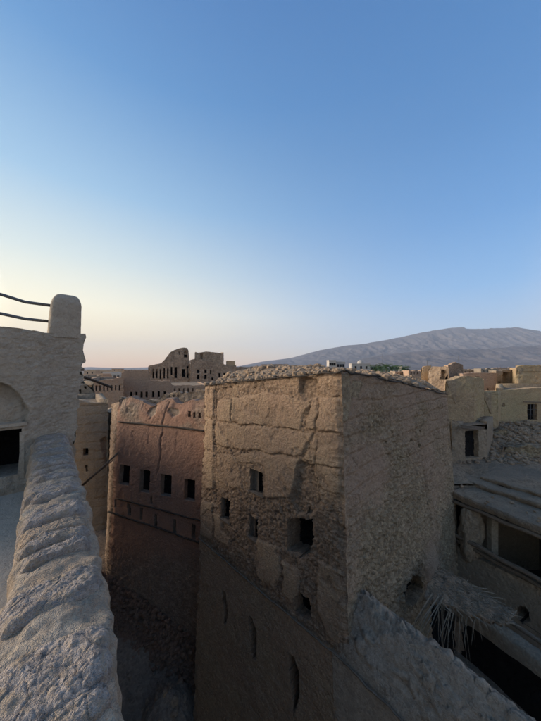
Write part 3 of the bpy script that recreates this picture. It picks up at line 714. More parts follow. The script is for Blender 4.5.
band(WR, [(342, 371.8), (380, 377.6), (410, 384.8), (446, 394)], .018, big, M_DWOOD, .05, seed=5, sag=.03)
C_b = (3.6, 14.0)
for w_ in (Wall(B_, C_b, B2_, (3.7, 14.3), -13.4, -.9), Wall(C_b, A_, (3.7, 14.3), A2_, -13.4, -.6)): build_wall(w_, big, M_SIDE, step=.12, rough=.03, stones=.02, seed=9)
# rubble-heaped roof
sx = [207, 216, 226, 240, 262, 290, 315, 330, 345, 380, 400, 425, 446]; sy = [381.5, 377.5, 374, 370.5, 368, 366, 366.5, 369, 370, 373, 376, 380.5, 389]
Ac, Kc, Bc, Cc = map(np.array, (A_, K_, B_, C_b))
def rmap(u, v):
    a = Ac + (Kc - Ac) * u[..., None]; b = Cc + (Bc - Cc) * u[..., None]; p = a + (b - a) * v[..., None]; return p[..., 0], p[..., 1]
def rz(x, y):
    px = 270.5 + 260 * x / y; z = (368 - np.interp(px, sx, sy)) / 260 * np.clip(y, 5, 9.5)
    e1 = np.clip(((x - K_[0]) * .707 + (y - K_[1]) * .707), 0, 9); e2 = np.clip(-((x - K_[0]) * (B_[1] - K_[1]) - (y - K_[1]) * (B_[0] - K_[0])) / 7.1, 0, 9)
    tl_ = np.interp(px, [207, 262, 300, 343, 380, 410, 446], [385, 379, 375.8, 371.5, 377.3, 384.3, 393.5]); zt = (368 - tl_) / 260 * y
    k = sst(0, .75, np.minimum(e1, e2))
    f1, f2, idv = worley(x / .16, y / .16, 3)
    lump = .035 * (idv - .3) * sst(0, .3, f2 - f1) + .05 * fbm(x * 4, y * 4, 0 * x, 4, 3) + .10 * fbm(x * 1.2, y * 1.2, 0 * x, 3, 6)
    return zt * (1 - k) + (z - .08) * k + lump * (.35 + .65 * k) + .03
grid_surf('roof', np.linspace(0.005, .995, 190), np.linspace(0.01, 1, 230), rz, M_ROOF, big, lambda x, y: np.clip(.4 + fbm(x, y, 0 * x, 3, 2) * 2, 0, 1), mapf=rmap)
# stones lying on the roof edge
stone_src = []
for k in range(6):
    V, F = stone_vf(k + 3, 2); stone_src.append((V, F))
def stone_part(k, mat):
    V, F = stone_src[k % 6]; key = (k % 6, mat.name)
    if key not in SM:
        me = bpy.data.meshes.new('stone'); me.from_pydata(V.tolist(), [], F.tolist()); me.materials.append(mat)
        me.polygons.foreach_set('use_smooth', [False] * len(F)); SM[key] = me
    return SM[key]
SM = {}
def add_stone(root, k, loc, size, mat, rnd):
    o = bpy.data.objects.new('stone', stone_part(k, mat)); COL.objects.link(o); o.parent = root
    o.location = Vector(loc) - root.location; o.rotation_euler = [rnd.uniform(0, 6.3) for _ in range(3)]
    o.scale = [size * rnd.uniform(.6, 1.2), size * rnd.uniform(.6, 1.1), size * rnd.uniform(.45, .8)]
def merged_stones(name, spots, mat, root=None, kind='stuff', label=None, sub=1):
    VV = []; FF = []; n = 0; rs = np.random.RandomState(7)
    src = [stone_vf(k + 20, sub) for k in range(5)]
    for i, (x, y, z, s_) in enumerate(spots):
        V, F = src[i % 5]; a = rs.rand() * 6.3; ca, sa = math.cos(a), math.sin(a); sc = np.array((.7 + .6 * rs.rand(), .6 + .5 * rs.rand(), .45 + .4 * rs.rand())) * s_
        W = V * sc; W = np.stack([W[:, 0] * ca - W[:, 1] * sa + x, W[:, 0] * sa + W[:, 1] * ca + y, W[:, 2] + z], -1)
        VV.append(W); FF.append(F + n); n += len(V)
    return mesh_obj(name, np.concatenate(VV), np.concatenate(FF), mat, root, False, None, label, kind)
rs = np.random.RandomState(3); sp = []
for i in range(1500):
    u, v = rs.rand(), rs.rand() ** 1.6
    x, y = rmap(np.array([u]), np.array([v])); x, y = float(x[0]), float(y[0]); sp.append((x, y, E + float(rz(np.array([x]), np.array([y]))[0]), .02 + .11 * rs.rand() ** 2.5))
merged_stones('roof_rubble', sp, M_STONE, big)

# sagging lower wall that runs from the corner of the big house towards us
low = thing('eroded_wall', 'low eroded mud wall with rounded crumbling top at bottom right, below the raw brick corner', 'wall', (2.7, 4.2, E - 13.4))
def lowwall():
    n = 260; tt = np.linspace(-0.25, 3.4, n)
    pr = [(0, -13.4), (0, -10), (0, -8)] + [(0, -8 + 2.2 * k / 50) for k in range(1, 51)]
    pr += [(.02 + .44 * k / 30, -5.8 + 1.22 * (k / 30) ** .62) for k in range(1, 31)]
    pr += [(.46 + .36 * math.sin(k / 20 * math.pi / 2), -4.58 - .45 * (1 - math.cos(k / 20 * math.pi / 2))) for k in range(1, 21)]
    pr += [(.84, -5.05 - .06 * k) for k in range(1, 20)] + [(.86, -8), (.86, -13.4)]
    pr = np.array(pr); m = len(pr)
    Tt = tt[:, None]; Q = pr[None, :, 0]; Zz = np.broadcast_to(pr[None, :, 1], (n, m)).copy()
    ridge_on = sst(-6.0, -5.2, Zz)
    Zz = Zz - ridge_on * (.0 + .20 * np.clip(Tt, 0, 3) + .30 * sst(1.9, 3.4, Tt))
    kb = Zz / -12.0
    bx = 1.40 + .22 * kb + Tt * .995 ; by = 5.2 - .35 * kb - Tt * 1.0
    X = bx + Q * .70; Yy = by + Q * .72
    f = lambda s_, o, sd_: fbm(X * s_, Yy * s_, Zz * s_, o, sd_)
    f1, f2, idv = worley(Tt * 6 + Q * 3 + .7 * f(3, 3, 5), Zz * 7 + Q * 8 + .7 * f(3, 3, 6), 4)
    rough = ridge_on * (.12 * f(1.8, 4, 1) + .06 * f(7, 5, 2) + .075 * (idv - .5) * sst(0, .25, f2 - f1) - .035 * sst(.2, 0, f2 - f1)) + (1 - ridge_on) * (.02 * f(2, 3, 3) + .008 * f(12, 3, 4) - .03 * sst(.04, 0, f2 - f1) * sst(0, .3, f(.9, 2, 8)))
    up = sst(0, .5, Q) * sst(.9, .6, Q)
    X = X - rough * .6 * (1 - up); Yy = Yy - rough * .6 * (1 - up); Zz = Zz + rough * up * 1.4
    V = np.stack([X, Yy, Zz + E], -1).reshape(-1, 3); idx = np.arange(n * m).reshape(n, m)
    q = np.stack([idx[:-1, :-1], idx[1:, :-1], idx[1:, 1:], idx[:-1, 1:]], -1).reshape(-1, 4)
    mesh_obj('wall', V, q, M_MORTAR, low, True, (1 - ridge_on).ravel() * .2 + .3)
    e = idx[-1]; mesh_obj('wall_end', V[e], [tuple(range(m))], M_SIDE, low, False)
lowwall()
P = [np.array((1.5 + .0 + t_ * .995 - .04, 5.04 - t_ - .04, E - 5.72 - .13 * t_)) for t_ in np.linspace(-.05, 2.6, 40)]
for i, p in enumerate(P): p[2] += .02 * math.sin(i * .9) + .01 * math.sin(i * 2.3)
V, F = tube(P, .020, 8, .35, 8); mesh_obj('timber_band', V, F, M_WOOD, low)
# crumbled earth at the foot of the raw brick corner
# collapsed fill leaning on the big house between its side and the thatch
def heap(name, label, cat, poly_c, rx, ry, hgt, zb, mat, ang=0, seed=0, wearv=.3, res=110, stonesn=0, amp=.18):
    root = thing(name, label, cat, (poly_c[0], poly_c[1], E + zb))
    g = np.linspace(-1, 1, res); U, Vv = np.meshgrid(g, g, indexing='ij'); r = np.hypot(U, Vv); 
    h = hgt * np.clip(1 - r ** 1.7, -.6, 1); ca, sa = math.cos(ang), math.sin(ang)
    X = poly_c[0] + U * rx * ca - Vv * ry * sa; Y = poly_c[1] + U * rx * sa + Vv * ry * ca
    f1, f2, idv = worley(X / .17, Y / .17, seed)
    h = h + amp * hgt * fbm(X * 1.6, Y * 1.6, 0 * X, 4, seed) + .06 * (idv - .4) * sst(0, .3, f2 - f1) + .02 * fbm(X * 9, Y * 9, 0 * X, 3, seed + 2)
    V = np.stack([X, Y, h + E + zb], -1).reshape(-1, 3); idx = np.arange(res * res).reshape(res, res)
    q = np.stack([idx[:-1, :-1], idx[1:, :-1], idx[1:, 1:], idx[:-1, 1:]], -1); q = q[(r[:-1, :-1] < 1.0)].reshape(-1, 4)
    mesh_obj('earth', V, q, mat, root, True, np.full(len(V), wearv)); rnd = random.Random(seed)
    for i in range(stonesn):
        a = rnd.random() * 6.3; b = rnd.random() ** .5 * .85; ii = int((math.cos(a) * b + 1) / 2 * (res - 1)); jj = int((math.sin(a) * b + 1) / 2 * (res - 1))
        add_stone(root, i, V[ii * res + jj] + np.array((0, 0, .02)), rnd.uniform(.06, .15), M_STONE, rnd)
    return root
heap('earth_heap', 'crumbled earth slumped against the raw brick side above the palm thatch', 'earth heap', (5.0, 8.3), .8, .4, 1.5, -6.9, M_SIDE, .75, 5, .2, 120, 0)

# ================================================================== RED HOUSE beyond the alley
red = thing('red_mud_house', 'reddish brown mud house across the alley with four dark windows in a row', 'house', (-4.8, 13, E - 12.5))
RA, RB, RA2, RB2 = (-6.98, 12.0), (-1.7, 10.15), (-7.75, 12.0), (-1.7, 9.9)
WC = Wall(RA, RB, RA2, RB2, -13.0)
def worn_c(PX, PY, wpx, wpy, U, Z, nz):
    up = sst(426, 418, PY - (PX - 120) * .09) * sst(.0, .35, nz(1.0, 3, 5) + .12); lowp = sst(540, 575, PY + 5 * nz(1.2, 3, 9)) * .8
    return np.clip(up * .9 + lowp + .25 * sst(.1, .5, nz(.7, 3, 4)), 0, 1)
bandC = lambda x: 422 + (x - 120) * .095
build_wall(WC, red, M_RED, step=.035, rough=.018, seed=31, top_px=[(110, 399), (121, 399), (126, 397), (134, 399), (143, 400), (150, 404), (160, 400), (172, 401), (182, 404), (188, 400), (200, 399), (210, 400), (225, 400)], topn=.20,
           stones=.014, cell=(.22, .12), worn=worn_c, erode=.1, bulge=.02, win_depth=.24,
           rects=[(119, 465, 129.5, 485), (139.5, 470, 150, 492.5), (160.5, 474.5, 171.5, 496.5), (184, 479.5, 195, 501)],
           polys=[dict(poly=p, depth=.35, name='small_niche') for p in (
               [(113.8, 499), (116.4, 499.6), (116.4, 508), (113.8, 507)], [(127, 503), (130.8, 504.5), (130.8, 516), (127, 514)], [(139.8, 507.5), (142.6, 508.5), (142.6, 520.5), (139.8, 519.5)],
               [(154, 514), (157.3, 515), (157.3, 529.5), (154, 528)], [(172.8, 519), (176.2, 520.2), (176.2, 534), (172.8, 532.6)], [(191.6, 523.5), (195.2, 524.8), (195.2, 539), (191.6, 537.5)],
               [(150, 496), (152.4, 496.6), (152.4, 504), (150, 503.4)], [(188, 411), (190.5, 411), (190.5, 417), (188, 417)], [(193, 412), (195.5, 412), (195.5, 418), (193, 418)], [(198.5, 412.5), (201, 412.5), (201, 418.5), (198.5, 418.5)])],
           cracks=[([(168, 402), (163, 424), (161.5, 440), (160, 460), (157, 474)], 1.5, .10), ([(150, 425), (147, 445)], 1.0, .05), ([(178, 425), (176, 450)], .8, .03), ([(120, 522), (150, 540), (196, 560)], .8, .02)],
           recess=[([(125, 405), (133.5, 406), (133.5, 414), (124.5, 413)], .05, 1.0), ([(148, 407), (157, 406), (156, 414), (150, 420), (146, 414)], .06, 1.0), ([(168, 407), (178, 408), (180, 414), (172, 418), (167, 412)], .06, 1.0)])
band(WC, [(119, 421.5), (150, 425), (180, 427.5), (206, 430.5)], .035, red, M_DWOOD, .03, seed=11)
band(WC, [(117, 498.5), (150, 506.5), (175, 513.5), (206, 521.5)], .03, red, M_DWOOD, .02, seed=12)
band(WC, [(108.5, 511), (150, 525), (175, 533.5), (206, 545)], .035, red, M_DWOOD, .02, seed=13)
RD, RD2 = (-8.3, 13.6), (-8.8, 13.7)
WD = Wall(RD, RA, RD2, RA2, -13.0)
build_wall(WD, red, M_PINK, step=.05, rough=.03, seed=33, top_px=[(110, 404), (121, 400)], topn=.05, stones=.03, worn='all', courses=.4)
for a, b in (((-1.7, 10.15), (-.6, 16)), ((-.6, 16), (-8.3, 16)), ((-8.3, 16), RD)): build_wall(Wall(a, b, None, None, -13, -2.3), red, M_RED, step=.2, seed=35)
mesh_obj('roof', [(-6.9, 12.1, E - 2.4), (-1.8, 10.3, E - 2.4), (-.7, 16, E - 2.4), (-8.2, 16, E - 2.4), (-8.2, 13.6, E - 2.4)], [(0, 1, 2, 3, 4)], M_ROOF, red, False)
# white flake on the broken upper wall
# rubble footing
foot = thing('rubble_bank', 'dark band of fallen rubble piled along the foot of the red mud house', 'rubble', (-5, 11, E - 11))
def fz(t_, v): return None
rs = np.random.RandomState(11); sp = []; big_s = []
for i in range(1900):
    tt = rs.rand() * 1.12 - .06; d_ = abs(rs.randn()) * .33; hz = rs.rand() * np.clip(.75 - d_, .0, 1)
    bx = -7.75 + tt * 5.6; by = 12.0 - tt * 1.95; x = bx - .35 * d_ * .6; y = by - d_ - .02
    z = float(alley_z(np.array(x), np.array(y))) + hz; s_ = .035 + .085 * rs.rand() ** 1.5
    if rs.rand() < .06: big_s.append((x, y, z, .13))
    sp.append((x, y, E + z, s_))
merged_stones('small_rubble', sp, M_REDSTONE, foot)
rnd = random.Random(2)
for i, (x, y, z, s_) in enumerate(big_s): add_stone(foot, i, (x, y, E + z), s_, M_REDSTONE, rnd)
def bankz(u, v):
    pass
ub = np.linspace(0, 1, 120); vb = np.linspace(0, 1, 24); Ub, Vb = np.meshgrid(ub, vb, indexing='ij')
X = -8.1 + Ub * 6.3 - Vb * .3; Y = 12.12 - Ub * 2.05 - Vb * .95; Zb = alley_z(X, Y) + .62 * (1 - Vb) ** 1.3 - .05 + .10 * fbm(X * 3, Y * 3, 0 * X, 4, 4)
idx = np.arange(X.size).reshape(X.shape)
mesh_obj('earth', np.stack([X, Y, Zb + E], -1).reshape(-1, 3), np.stack([idx[:-1, :-1], idx[:-1, 1:], idx[1:, 1:], idx[1:, :-1]], -1).reshape(-1, 4), M_REDSTONE, foot)
# fallen wall stub and boulders down in the alley, at the foot of the big house
heap('fallen_masonry', 'heap of collapsed masonry in the dark alley beside the big house', 'rubble', (-3.55, 8.9), 1.0, 1.25, 1.0, -12.1, M_ALLEY, .5, 8, .2, 90, 26, .3)
rs = np.random.RandomState(5); sp = []
for i in range(320):
    x = -8 + rs.rand() * 6; y = 4.5 + rs.rand() * 7; sp.append((x, y, E + float(alley_z(np.array(x), np.array(y))) + .02, .03 + .09 * rs.rand() ** 3))
o = merged_stones('alley_rubble', sp, M_ALLEY, None); o['label'] = 'small loose stones strewn over the alley floor'; o['category'] = 'rubble'

# ================================================================== houses left of the red house
def fr(px0, px1, Y0, Y1, depth=6):
    a = at(px0, 368, Y0)[:2]; b = at(px1, 368, Y1)[:2]; d = (b - a) / np.linalg.norm(b - a); n = np.array((-d[1], d[0]))
    m = (a + b) / 2; m = m / np.linalg.norm(m); n = n * .2 + m * .8; n = n / np.linalg.norm(n)      # plots run back from the lane, narrowing a little
    return [tuple(a), tuple(b), tuple(b + n * depth - d * .3), tuple(a + n * depth + d * .3)]
gl = fr(52, 107, 13.5, 14.2, 4)
house('grey_mud_house', 'grey brown mud house left of the alley with two small square windows', 'house', gl, -1.7, M_GREYWALL, step=.045, seed=41, flare=0.0,
      front={0: dict(top_px=[(50, 396), (80, 399), (88, 401), (101, 402), (107, 404)], topn=.12, rects=[(67.5, 449.5, 74.5, 457), (83, 448, 88.5, 455.5)], polys=[dict(poly=[(85, 465), (87.5, 465), (87.5, 472.5), (85.5, 472.5)], depth=.3, name='slit_window')],
                     rough=.03, stones=.03, worn=lambda PX, PY, wpx, wpy, U, Z, nz: sst(-.1, .2, nz(.6, 3, 3)) * sst(440, 415, PY), courses=.5, win_depth=.4,
                     recess=[([(100, 440), (108, 436), (108, 468), (104, 462)], .15, .5)]), 1: dict(step=.1, rough=.05, stones=.03)}, roofdrop=.3)
house('rounded_ruin_stub', 'rounded broken wall stub with two round holes, just right of the plastered house', 'ruin', fr(72, 93, 17, 17.5, 2), -.9, M_GREYWALL, step=.07, seed=43,
      front={0: dict(top_px=[(70, 382), (78, 384), (86, 385), (91, 390), (95, 398)], topn=.08, polys=[dict(poly=[(78.5, 390), (81, 389), (82, 391), (80.5, 393.5), (78.5, 393)], depth=.5, name='round_hole'), dict(poly=[(84, 386.5), (86, 386), (87, 388), (85, 389.5)], depth=.5, name='round_hole')], rough=.04, stones=.03)})
house('narrow_grey_house', 'narrow bluish grey wall in the gap between the grey house and the red house', 'house', fr(99, 118, 18.5, 17.2, 3), -3.2, M_GREYWALL, step=.08, seed=44,
      front={0: dict(topn=.05, top_px=[(99, 411.5), (106, 412), (118, 413)], rects=[(104.5, 424, 107, 430), (105, 434, 107.5, 440), (108.5, 441, 113, 452), (103, 447, 106, 456)], stones=.03)})
rose = house('rose_mud_house', 'rose coloured mud house with a row of narrow slits behind the grey house', 'house', fr(88, 123, 24, 25, 6), -1.0, M_PINK, step=.09, seed=45,
      front={0: dict(top_px=[(86, 382), (96, 381), (104, 379.5), (112, 379), (118, 378), (124, 378)], topn=.08, rects=[(91.5 + k * 3.9, 385.2, 92.9 + k * 3.9, 390.4) for k in range(8)], rough=.03, stones=.03, win_depth=.4)})
dh = house('battlement_house', 'pinkish mud house with seven small windows below the ruined citadel', 'house', fr(121, 208, 30, 33, 8), -2.1, M_PINK, step=.1, seed=46, roofdrop=.1,
      front={0: dict(top_px=[(120, 371), (133, 370.6), (148, 370.4), (149.5, 380), (170, 381), (172, 385), (208, 385)], topn=.12, rough=.03, stones=.03, win_depth=.5,
                     rects=[(x, 391.5, x + 2.3, 397.2) for x in (130, 135.2, 140.4, 145.4, 152, 157.6, 163.5)] + [(x, 388, x + 1.5, 394) for x in (174, 178.5, 183, 187.5, 192)], courses=.0)})
# little merlons along its top
for i in range(9):
    p = at(123.5 + i * 3.1, 371, 30.2 + i * .12); V, F = boxm(p[0] - .12, p[0] + .12, p[1] - .02, p[1] + .3, p[2] - .15, p[2] + .12); mesh_obj('merlon', V, F, M_PINK, dh, False, np.zeros(8))
house('low_terrace_house', 'broken brown terrace wall rising behind the red house roof', 'ruin', fr(118, 214, 19, 18, 2), -2.9, M_CITADEL, step=.1, seed=47,
      front={0: dict(top_px=[(116, 398), (140, 398.5), (158, 399), (164, 395), (172, 393), (180, 391), (190, 393), (196, 390), (214, 388)], topn=.22, rough=.05, stones=.05, worn='all',
                     rects=[(x, 395, x + 1.3, 400) for x in (169, 173, 177)])})
# ruined citadel on the skyline
house('ruined_citadel', 'ruined citadel on the skyline with a tall sloping broken gable and narrow arched slits', 'ruin', fr(148, 190, 43, 45, 7), 0, M_CITADEL, step=.14, seed=51, roofdrop=2.5,
      front={0: dict(top_px=[(147, 367), (150, 365.2), (155, 364.5), (161, 363.4), (164, 360.5), (167, 356.5), (170, 352.5), (174, 349.8), (178, 348.4), (184, 347.6), (187.5, 348.2), (188.6, 351), (189, 360), (190, 361)], topn=.1,
                     rects=[(152.4, 369, 154, 378.5), (156, 369.2, 157.6, 378), (159.6, 369, 161.2, 379), (163.4, 368, 165, 378.5), (167, 368.5, 168.6, 378), (170.6, 367, 172.4, 375), (174.4, 367, 177, 378), (182, 369, 185.4, 377), (186.6, 366, 188.6, 378)],
                     polys=[dict(poly=[(178.6, 352), (180, 351.6), (180, 355), (178.6, 355)], depth=.6, name='loophole'), dict(poly=[(183.8, 352), (185.6, 350.6), (187, 352.5), (187, 357.5), (184, 357.8)], depth=.6, name='loophole')],
                     rough=.06, stones=.04, worn='all', win_depth=.8), 1: dict(top_px=None, step=.3)})
house('citadel_keep', 'square grey keep of the ruined citadel with paired black windows on two storeys', 'ruin', fr(190, 236, 44, 47, 8), .5, M_CITADEL, step=.14, seed=52, roofdrop=.6,
      front={0: dict(top_px=[(189, 360), (194.5, 359), (195, 358.5), (236, 366.5)], topn=.06, rects=[(197, 369.5, 199.6, 373), (197, 374.6, 199.6, 379), (204.3, 369.5, 206.8, 373), (204.3, 374.6, 206.8, 379), (210, 370, 211.6, 374), (211.5, 377.5, 213.5, 380), (218.5, 373, 220.5, 377), (223.5, 373, 226, 377)],
                     rough=.05, stones=.03, worn='all', win_depth=.8)})
house('citadel_upper_storey', 'flat-topped upper storey with a black doorway standing on the grey keep', 'ruin', fr(194.5, 223.5, 45.5, 46.5, 5), 2.8, M_CITADEL, zb=.2, step=.14, seed=53,
      front={0: dict(top_px=[(194, 353.4), (199, 352.5), (206, 351.5), (215, 352.4), (222, 353.2), (224, 354.5)], topn=.05, rects=[(200.4, 353.6, 202.8, 359.2)], rough=.05, stones=.03, worn='all', win_depth=.6)})
house('roof_hut', 'small pale hut on the right shoulder of the grey keep', 'hut', fr(226, 235, 47, 47.5, 3), 1.25, M_WARM, zb=-.5, step=.16, seed=54, front={0: dict(top_px=[(225, 360.6), (236, 361.2)], topn=.03)})
# diagonal pole leaning in the alley
t_ = thing('leaning_pole', 'long bare pole leaning across the alley from the red house corner', 'pole', tuple(at(80, 487, 11.6)))
V, F = tube([at(76, 491, 11.4), at(100, 470, 11.7), at(123, 448, 12.0)], .05, 8, .2, 3, .7); mesh_obj('shaft', V, F, M_WOOD, t_)
V, F = tube([at(79, 488, 11.5), at(112, 461, 12.3), at(117, 455, 12.5)], .03, 8, .2, 4, .7); mesh_obj('brace', V, F, M_WOOD, t_)

# ================================================================== RIGHT SIDE: courtyard house below, roofs, back houses
F0, F1 = np.array((6.95, 10.0)), np.array((9.3, 5.55))
crt = thing('courtyard_house', 'dark roofed courtyard house at right edge with a wide black opening under its slab roof', 'house', (9, 8, E - 13.4))
FD = F1 - F0; FL = np.linalg.norm(FD); fd = FD / FL; fn = np.array((fd[1], -fd[0]))     # towards us
Wf = Wall(tuple(F0), tuple(F1), None, None, -13.4, -6.7)
# lower wall: upright face, rough top
lowtop = [(452, 543), (462, 551), (472, 556), (485, 562), (500, 570), (520, 578), (541, 589), (560, 600), (600, 622)]
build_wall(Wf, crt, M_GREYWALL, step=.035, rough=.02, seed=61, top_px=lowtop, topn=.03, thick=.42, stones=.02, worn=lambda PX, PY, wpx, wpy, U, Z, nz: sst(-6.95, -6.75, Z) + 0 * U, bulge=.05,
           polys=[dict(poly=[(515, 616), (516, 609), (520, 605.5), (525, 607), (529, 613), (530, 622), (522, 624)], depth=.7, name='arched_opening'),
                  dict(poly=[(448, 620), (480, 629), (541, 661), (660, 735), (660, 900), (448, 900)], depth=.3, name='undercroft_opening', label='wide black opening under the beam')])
def slab(name, e0, e1, z, dpt, th, mat, root, wob=.03, seed=0, res=.05, back=None, wearv=.4, over=.0):
    """a rough earth slab: edge e0->e1 faces us, runs back dpt"""
    d = (e1 - e0); L = np.linalg.norm(d); d = d / L; n = np.array((-d[1], d[0]))
    if n[1] < 0 and n[0] < 0: n = -n
    nu = int(L / res) + 1; nv = int(dpt / res) + 1
    prof = [(0.02, -th), (0, -th * .66), (-.015, -th * .33), (0, 0)] + [(dpt * k / nv, 0) for k in range(1, nv + 1)]
    prof = np.array(prof); u = np.linspace(0, L, nu)
    X = e0[0] + d[0] * u[:, None] + n[0] * prof[None, :, 0]; Y = e0[1] + d[1] * u[:, None] + n[1] * prof[None, :, 0]
    Z = z + prof[None, :, 1] + 0 * X
    f1, f2, idv = worley(X / .2, Y / .2, seed)
    Z = Z + wob * fbm(X * 1.7, Y * 1.7, 0 * X, 4, seed) + wob * .6 * (idv - .5) * sst(0, .3, f2 - f1)
    ed = np.exp(-prof[None, :, 0] * 8) * wob * fbm(X * 5, Y * 5, Z * 5, 4, seed + 2); X = X - n[0] * ed * 1.2; Y = Y - n[1] * ed * 1.2
    V = np.stack([X, Y, Z + E], -1).reshape(-1, 3); idx = np.arange(X.size).reshape(X.shape)
    q = np.stack([idx[:-1, :-1], idx[1:, :-1], idx[1:, 1:], idx[:-1, 1:]], -1).reshape(-1, 4)
    o = mesh_obj(name, V, q, mat, root, True, np.clip(wearv + 1.2 * fbm(V[:, 0], V[:, 1], V[:, 2], 3, seed), 0, 1))
    # underside
    c = [e0, e1, e1 + n * dpt, e0 + n * dpt]
    mesh_obj('ceiling', [(p[0], p[1], E + z - th + .0) for p in c], [(0, 3, 2, 1)], M_DWOOD, root, False)
    return o
def fp(t_, off=0.0): return F0 + FD * t_ - fn * -off
# fn must face the camera side
slab('roof', F0 + fn * .12, F1 + fn * .12, -4.72, 6.2, .24, M_ROOF, crt, .05, 3, .06)
# second, slightly higher roof layer stepping back, with rounded kerbs
slab('roof_step', F0 - fn * 1.15 + fd * -.2, F1 - fn * 1.25, -4.56, 4.8, .17, M_ROOF, crt, .05, 6, .07)
slab('roof_step', F0 - fn * 1.75 + fd * .2, F1 - fn * 1.95, -4.42, 4.0, .15, M_ROOF, crt, .045, 9, .07)
# edge beam under the slab and the two rails across the opening
def lin_log(t0, t1, off0, off1, z0, z1, r, nm, mat=M_WOOD, n=16, seed=0):
    P = []
    for i in range(n):
        k = i / (n - 1); p = F0 + FD * (t0 + (t1 - t0) * k) + fn * (off0 + (off1 - off0) * k)
        P.append((p[0], p[1], E + z0 + (z1 - z0) * k + .02 * math.sin(i * 1.7 + seed)))
    V, F = tube(P, r, 10, .15, seed); return mesh_obj(nm, V, F, mat, crt)
lin_log(-.02, 1.0, .08, .08, -5.04, -5.06, .07, 'roof_beam', M_WOOD, seed=2)
lin_log(.0, 1.02, .16, .10, -6.22, -6.40, .075, 'rail_log', M_WOOD, seed=3)
lin_log(.0, 1.02, .05, .02, -6.48, -6.60, .06, 'rail_log', M_WOOD, seed=4)
# stone stub pier at the left end of the opening
pc = F0 + FD * .12 - fn * .12
V, F = ICO[5]; V = np.sign(V) * np.abs(V) ** .7; V = V * np.array((.36, .30, .95)) * (1 + .30 * fbm(V[:, 0] * 2, V[:, 1] * 2, V[:, 2] * 3, 4, 3) + .06 * fbm(V[:, 0] * 8, V[:, 1] * 8, V[:, 2] * 8, 3, 4))[:, None] + np.array((pc[0], pc[1], E - 6.05))
mesh_obj('pier', V, F, M_GREYWALL, crt, True, np.full(len(V), .6))
pc = F0 + FD * .215 - fn * .5
V, F = boxm(pc[0] - .1, pc[0] + .14, pc[1] - .1, pc[1] + .1, E - 6.9, E - 4.95); mesh_obj('pillar', V, F, M_NICHE, crt, False, np.zeros(8))
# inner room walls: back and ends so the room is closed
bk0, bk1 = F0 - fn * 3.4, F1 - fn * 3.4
for a, b in ((F0, bk0), (bk0, bk1), (bk1, F1)): mesh_obj('inner_wall', [(a[0], a[1], E - 9), (b[0], b[1], E - 9), (b[0], b[1], E - 4.9), (a[0], a[1], E - 4.9)], [(0, 1, 2, 3)], M_ROOMSHADE, crt, False)
mesh_obj('floor', [(F0[0], F0[1], E - 8.0), (F1[0], F1[1], E - 8.0), (bk1[0], bk1[1], E - 8.0), (bk0[0], bk0[1], E - 8.0)], [(0, 1, 2, 3)], M_ROOMSHADE, crt, False)
for i in range(24):      # small stones on the roof edge
    k = rnd.random(); p = F0 + FD * k - fn * rnd.uniform(-.05, 1.0); add_stone(crt, i, (p[0], p[1], E - 4.68), rnd.uniform(.03, .07), M_STONE, rnd)
for i in range(26):      # crumbs on the low wall
    k = rnd.uniform(.15, .8); p = F0 + FD * k - fn * rnd.uniform(.02, .36); zt = -6.72; add_stone(crt, i, (p[0], p[1], E + zt - .02), rnd.uniform(.03, .06), M_STONE, rnd)
# courtyard floor deep in shade and its near beam wall
grid_surf('courtyard', np.arange(1.8, 10, .12), np.arange(1.0, 11, .12), lambda x, y: -11.0 + .15 * fbm(x, y, 0 * x, 4, 3), M_ALLEY, None, kind='structure')
bw = thing('beam_wall', 'narrow earth-topped beam crossing the dark courtyard below the thatch', 'wall', (6.2, 6.6, E - 7))
G0, G1 = np.array((5.05, 8.1)), np.array((7.25, 4.2))
def beamwall():
    d = (G1 - G0); L = np.linalg.norm(d); d /= L; n = np.array((d[1], -d[0])); nu = 120
    pr = np.array([(.10, -.36), (.10, -.25), (.09, -.12), (.07, -.03), (.02, 0), (-.08, .01), (-.18, .01), (-.28, -.01), (-.31, -.05), (-.32, -.2), (-.32, -.36), (.10, -.36)])
    u = np.linspace(0, L, nu)
    X = G0[0] + d[0] * u[:, None] + n[0] * pr[None, :, 0]; Y = G0[1] + d[1] * u[:, None] + n[1] * pr[None, :, 0]; Z = -6.72 + pr[None, :, 1] + 0 * X
    Z = Z + .04 * fbm(X * 3, Y * 3, 0 * X, 4, 3) + .015 * fbm(X * 14, Y * 14, Z * 9, 3, 3)
    idx = np.arange(X.size).reshape(X.shape)
    mesh_obj('beam', np.stack([X, Y, Z + E], -1).reshape(-1, 3), np.stack([idx[:-1, :-1], idx[1:, :-1], idx[1:, 1:], idx[:-1, 1:]], -1).reshape(-1, 4), M_GREYWALL, bw, True, np.full(X.size, .4))
    P = [(G0[0] + d[0] * q - n[0] * .42, G0[1] + d[1] * q - n[1] * .42, E - 6.62 - .01 * q) for q in np.linspace(.3, L, 12)]
    V, F = tube(P, .055, 9, .2, 4); mesh_obj('log', V, F, M_WOOD, bw)
beamwall()
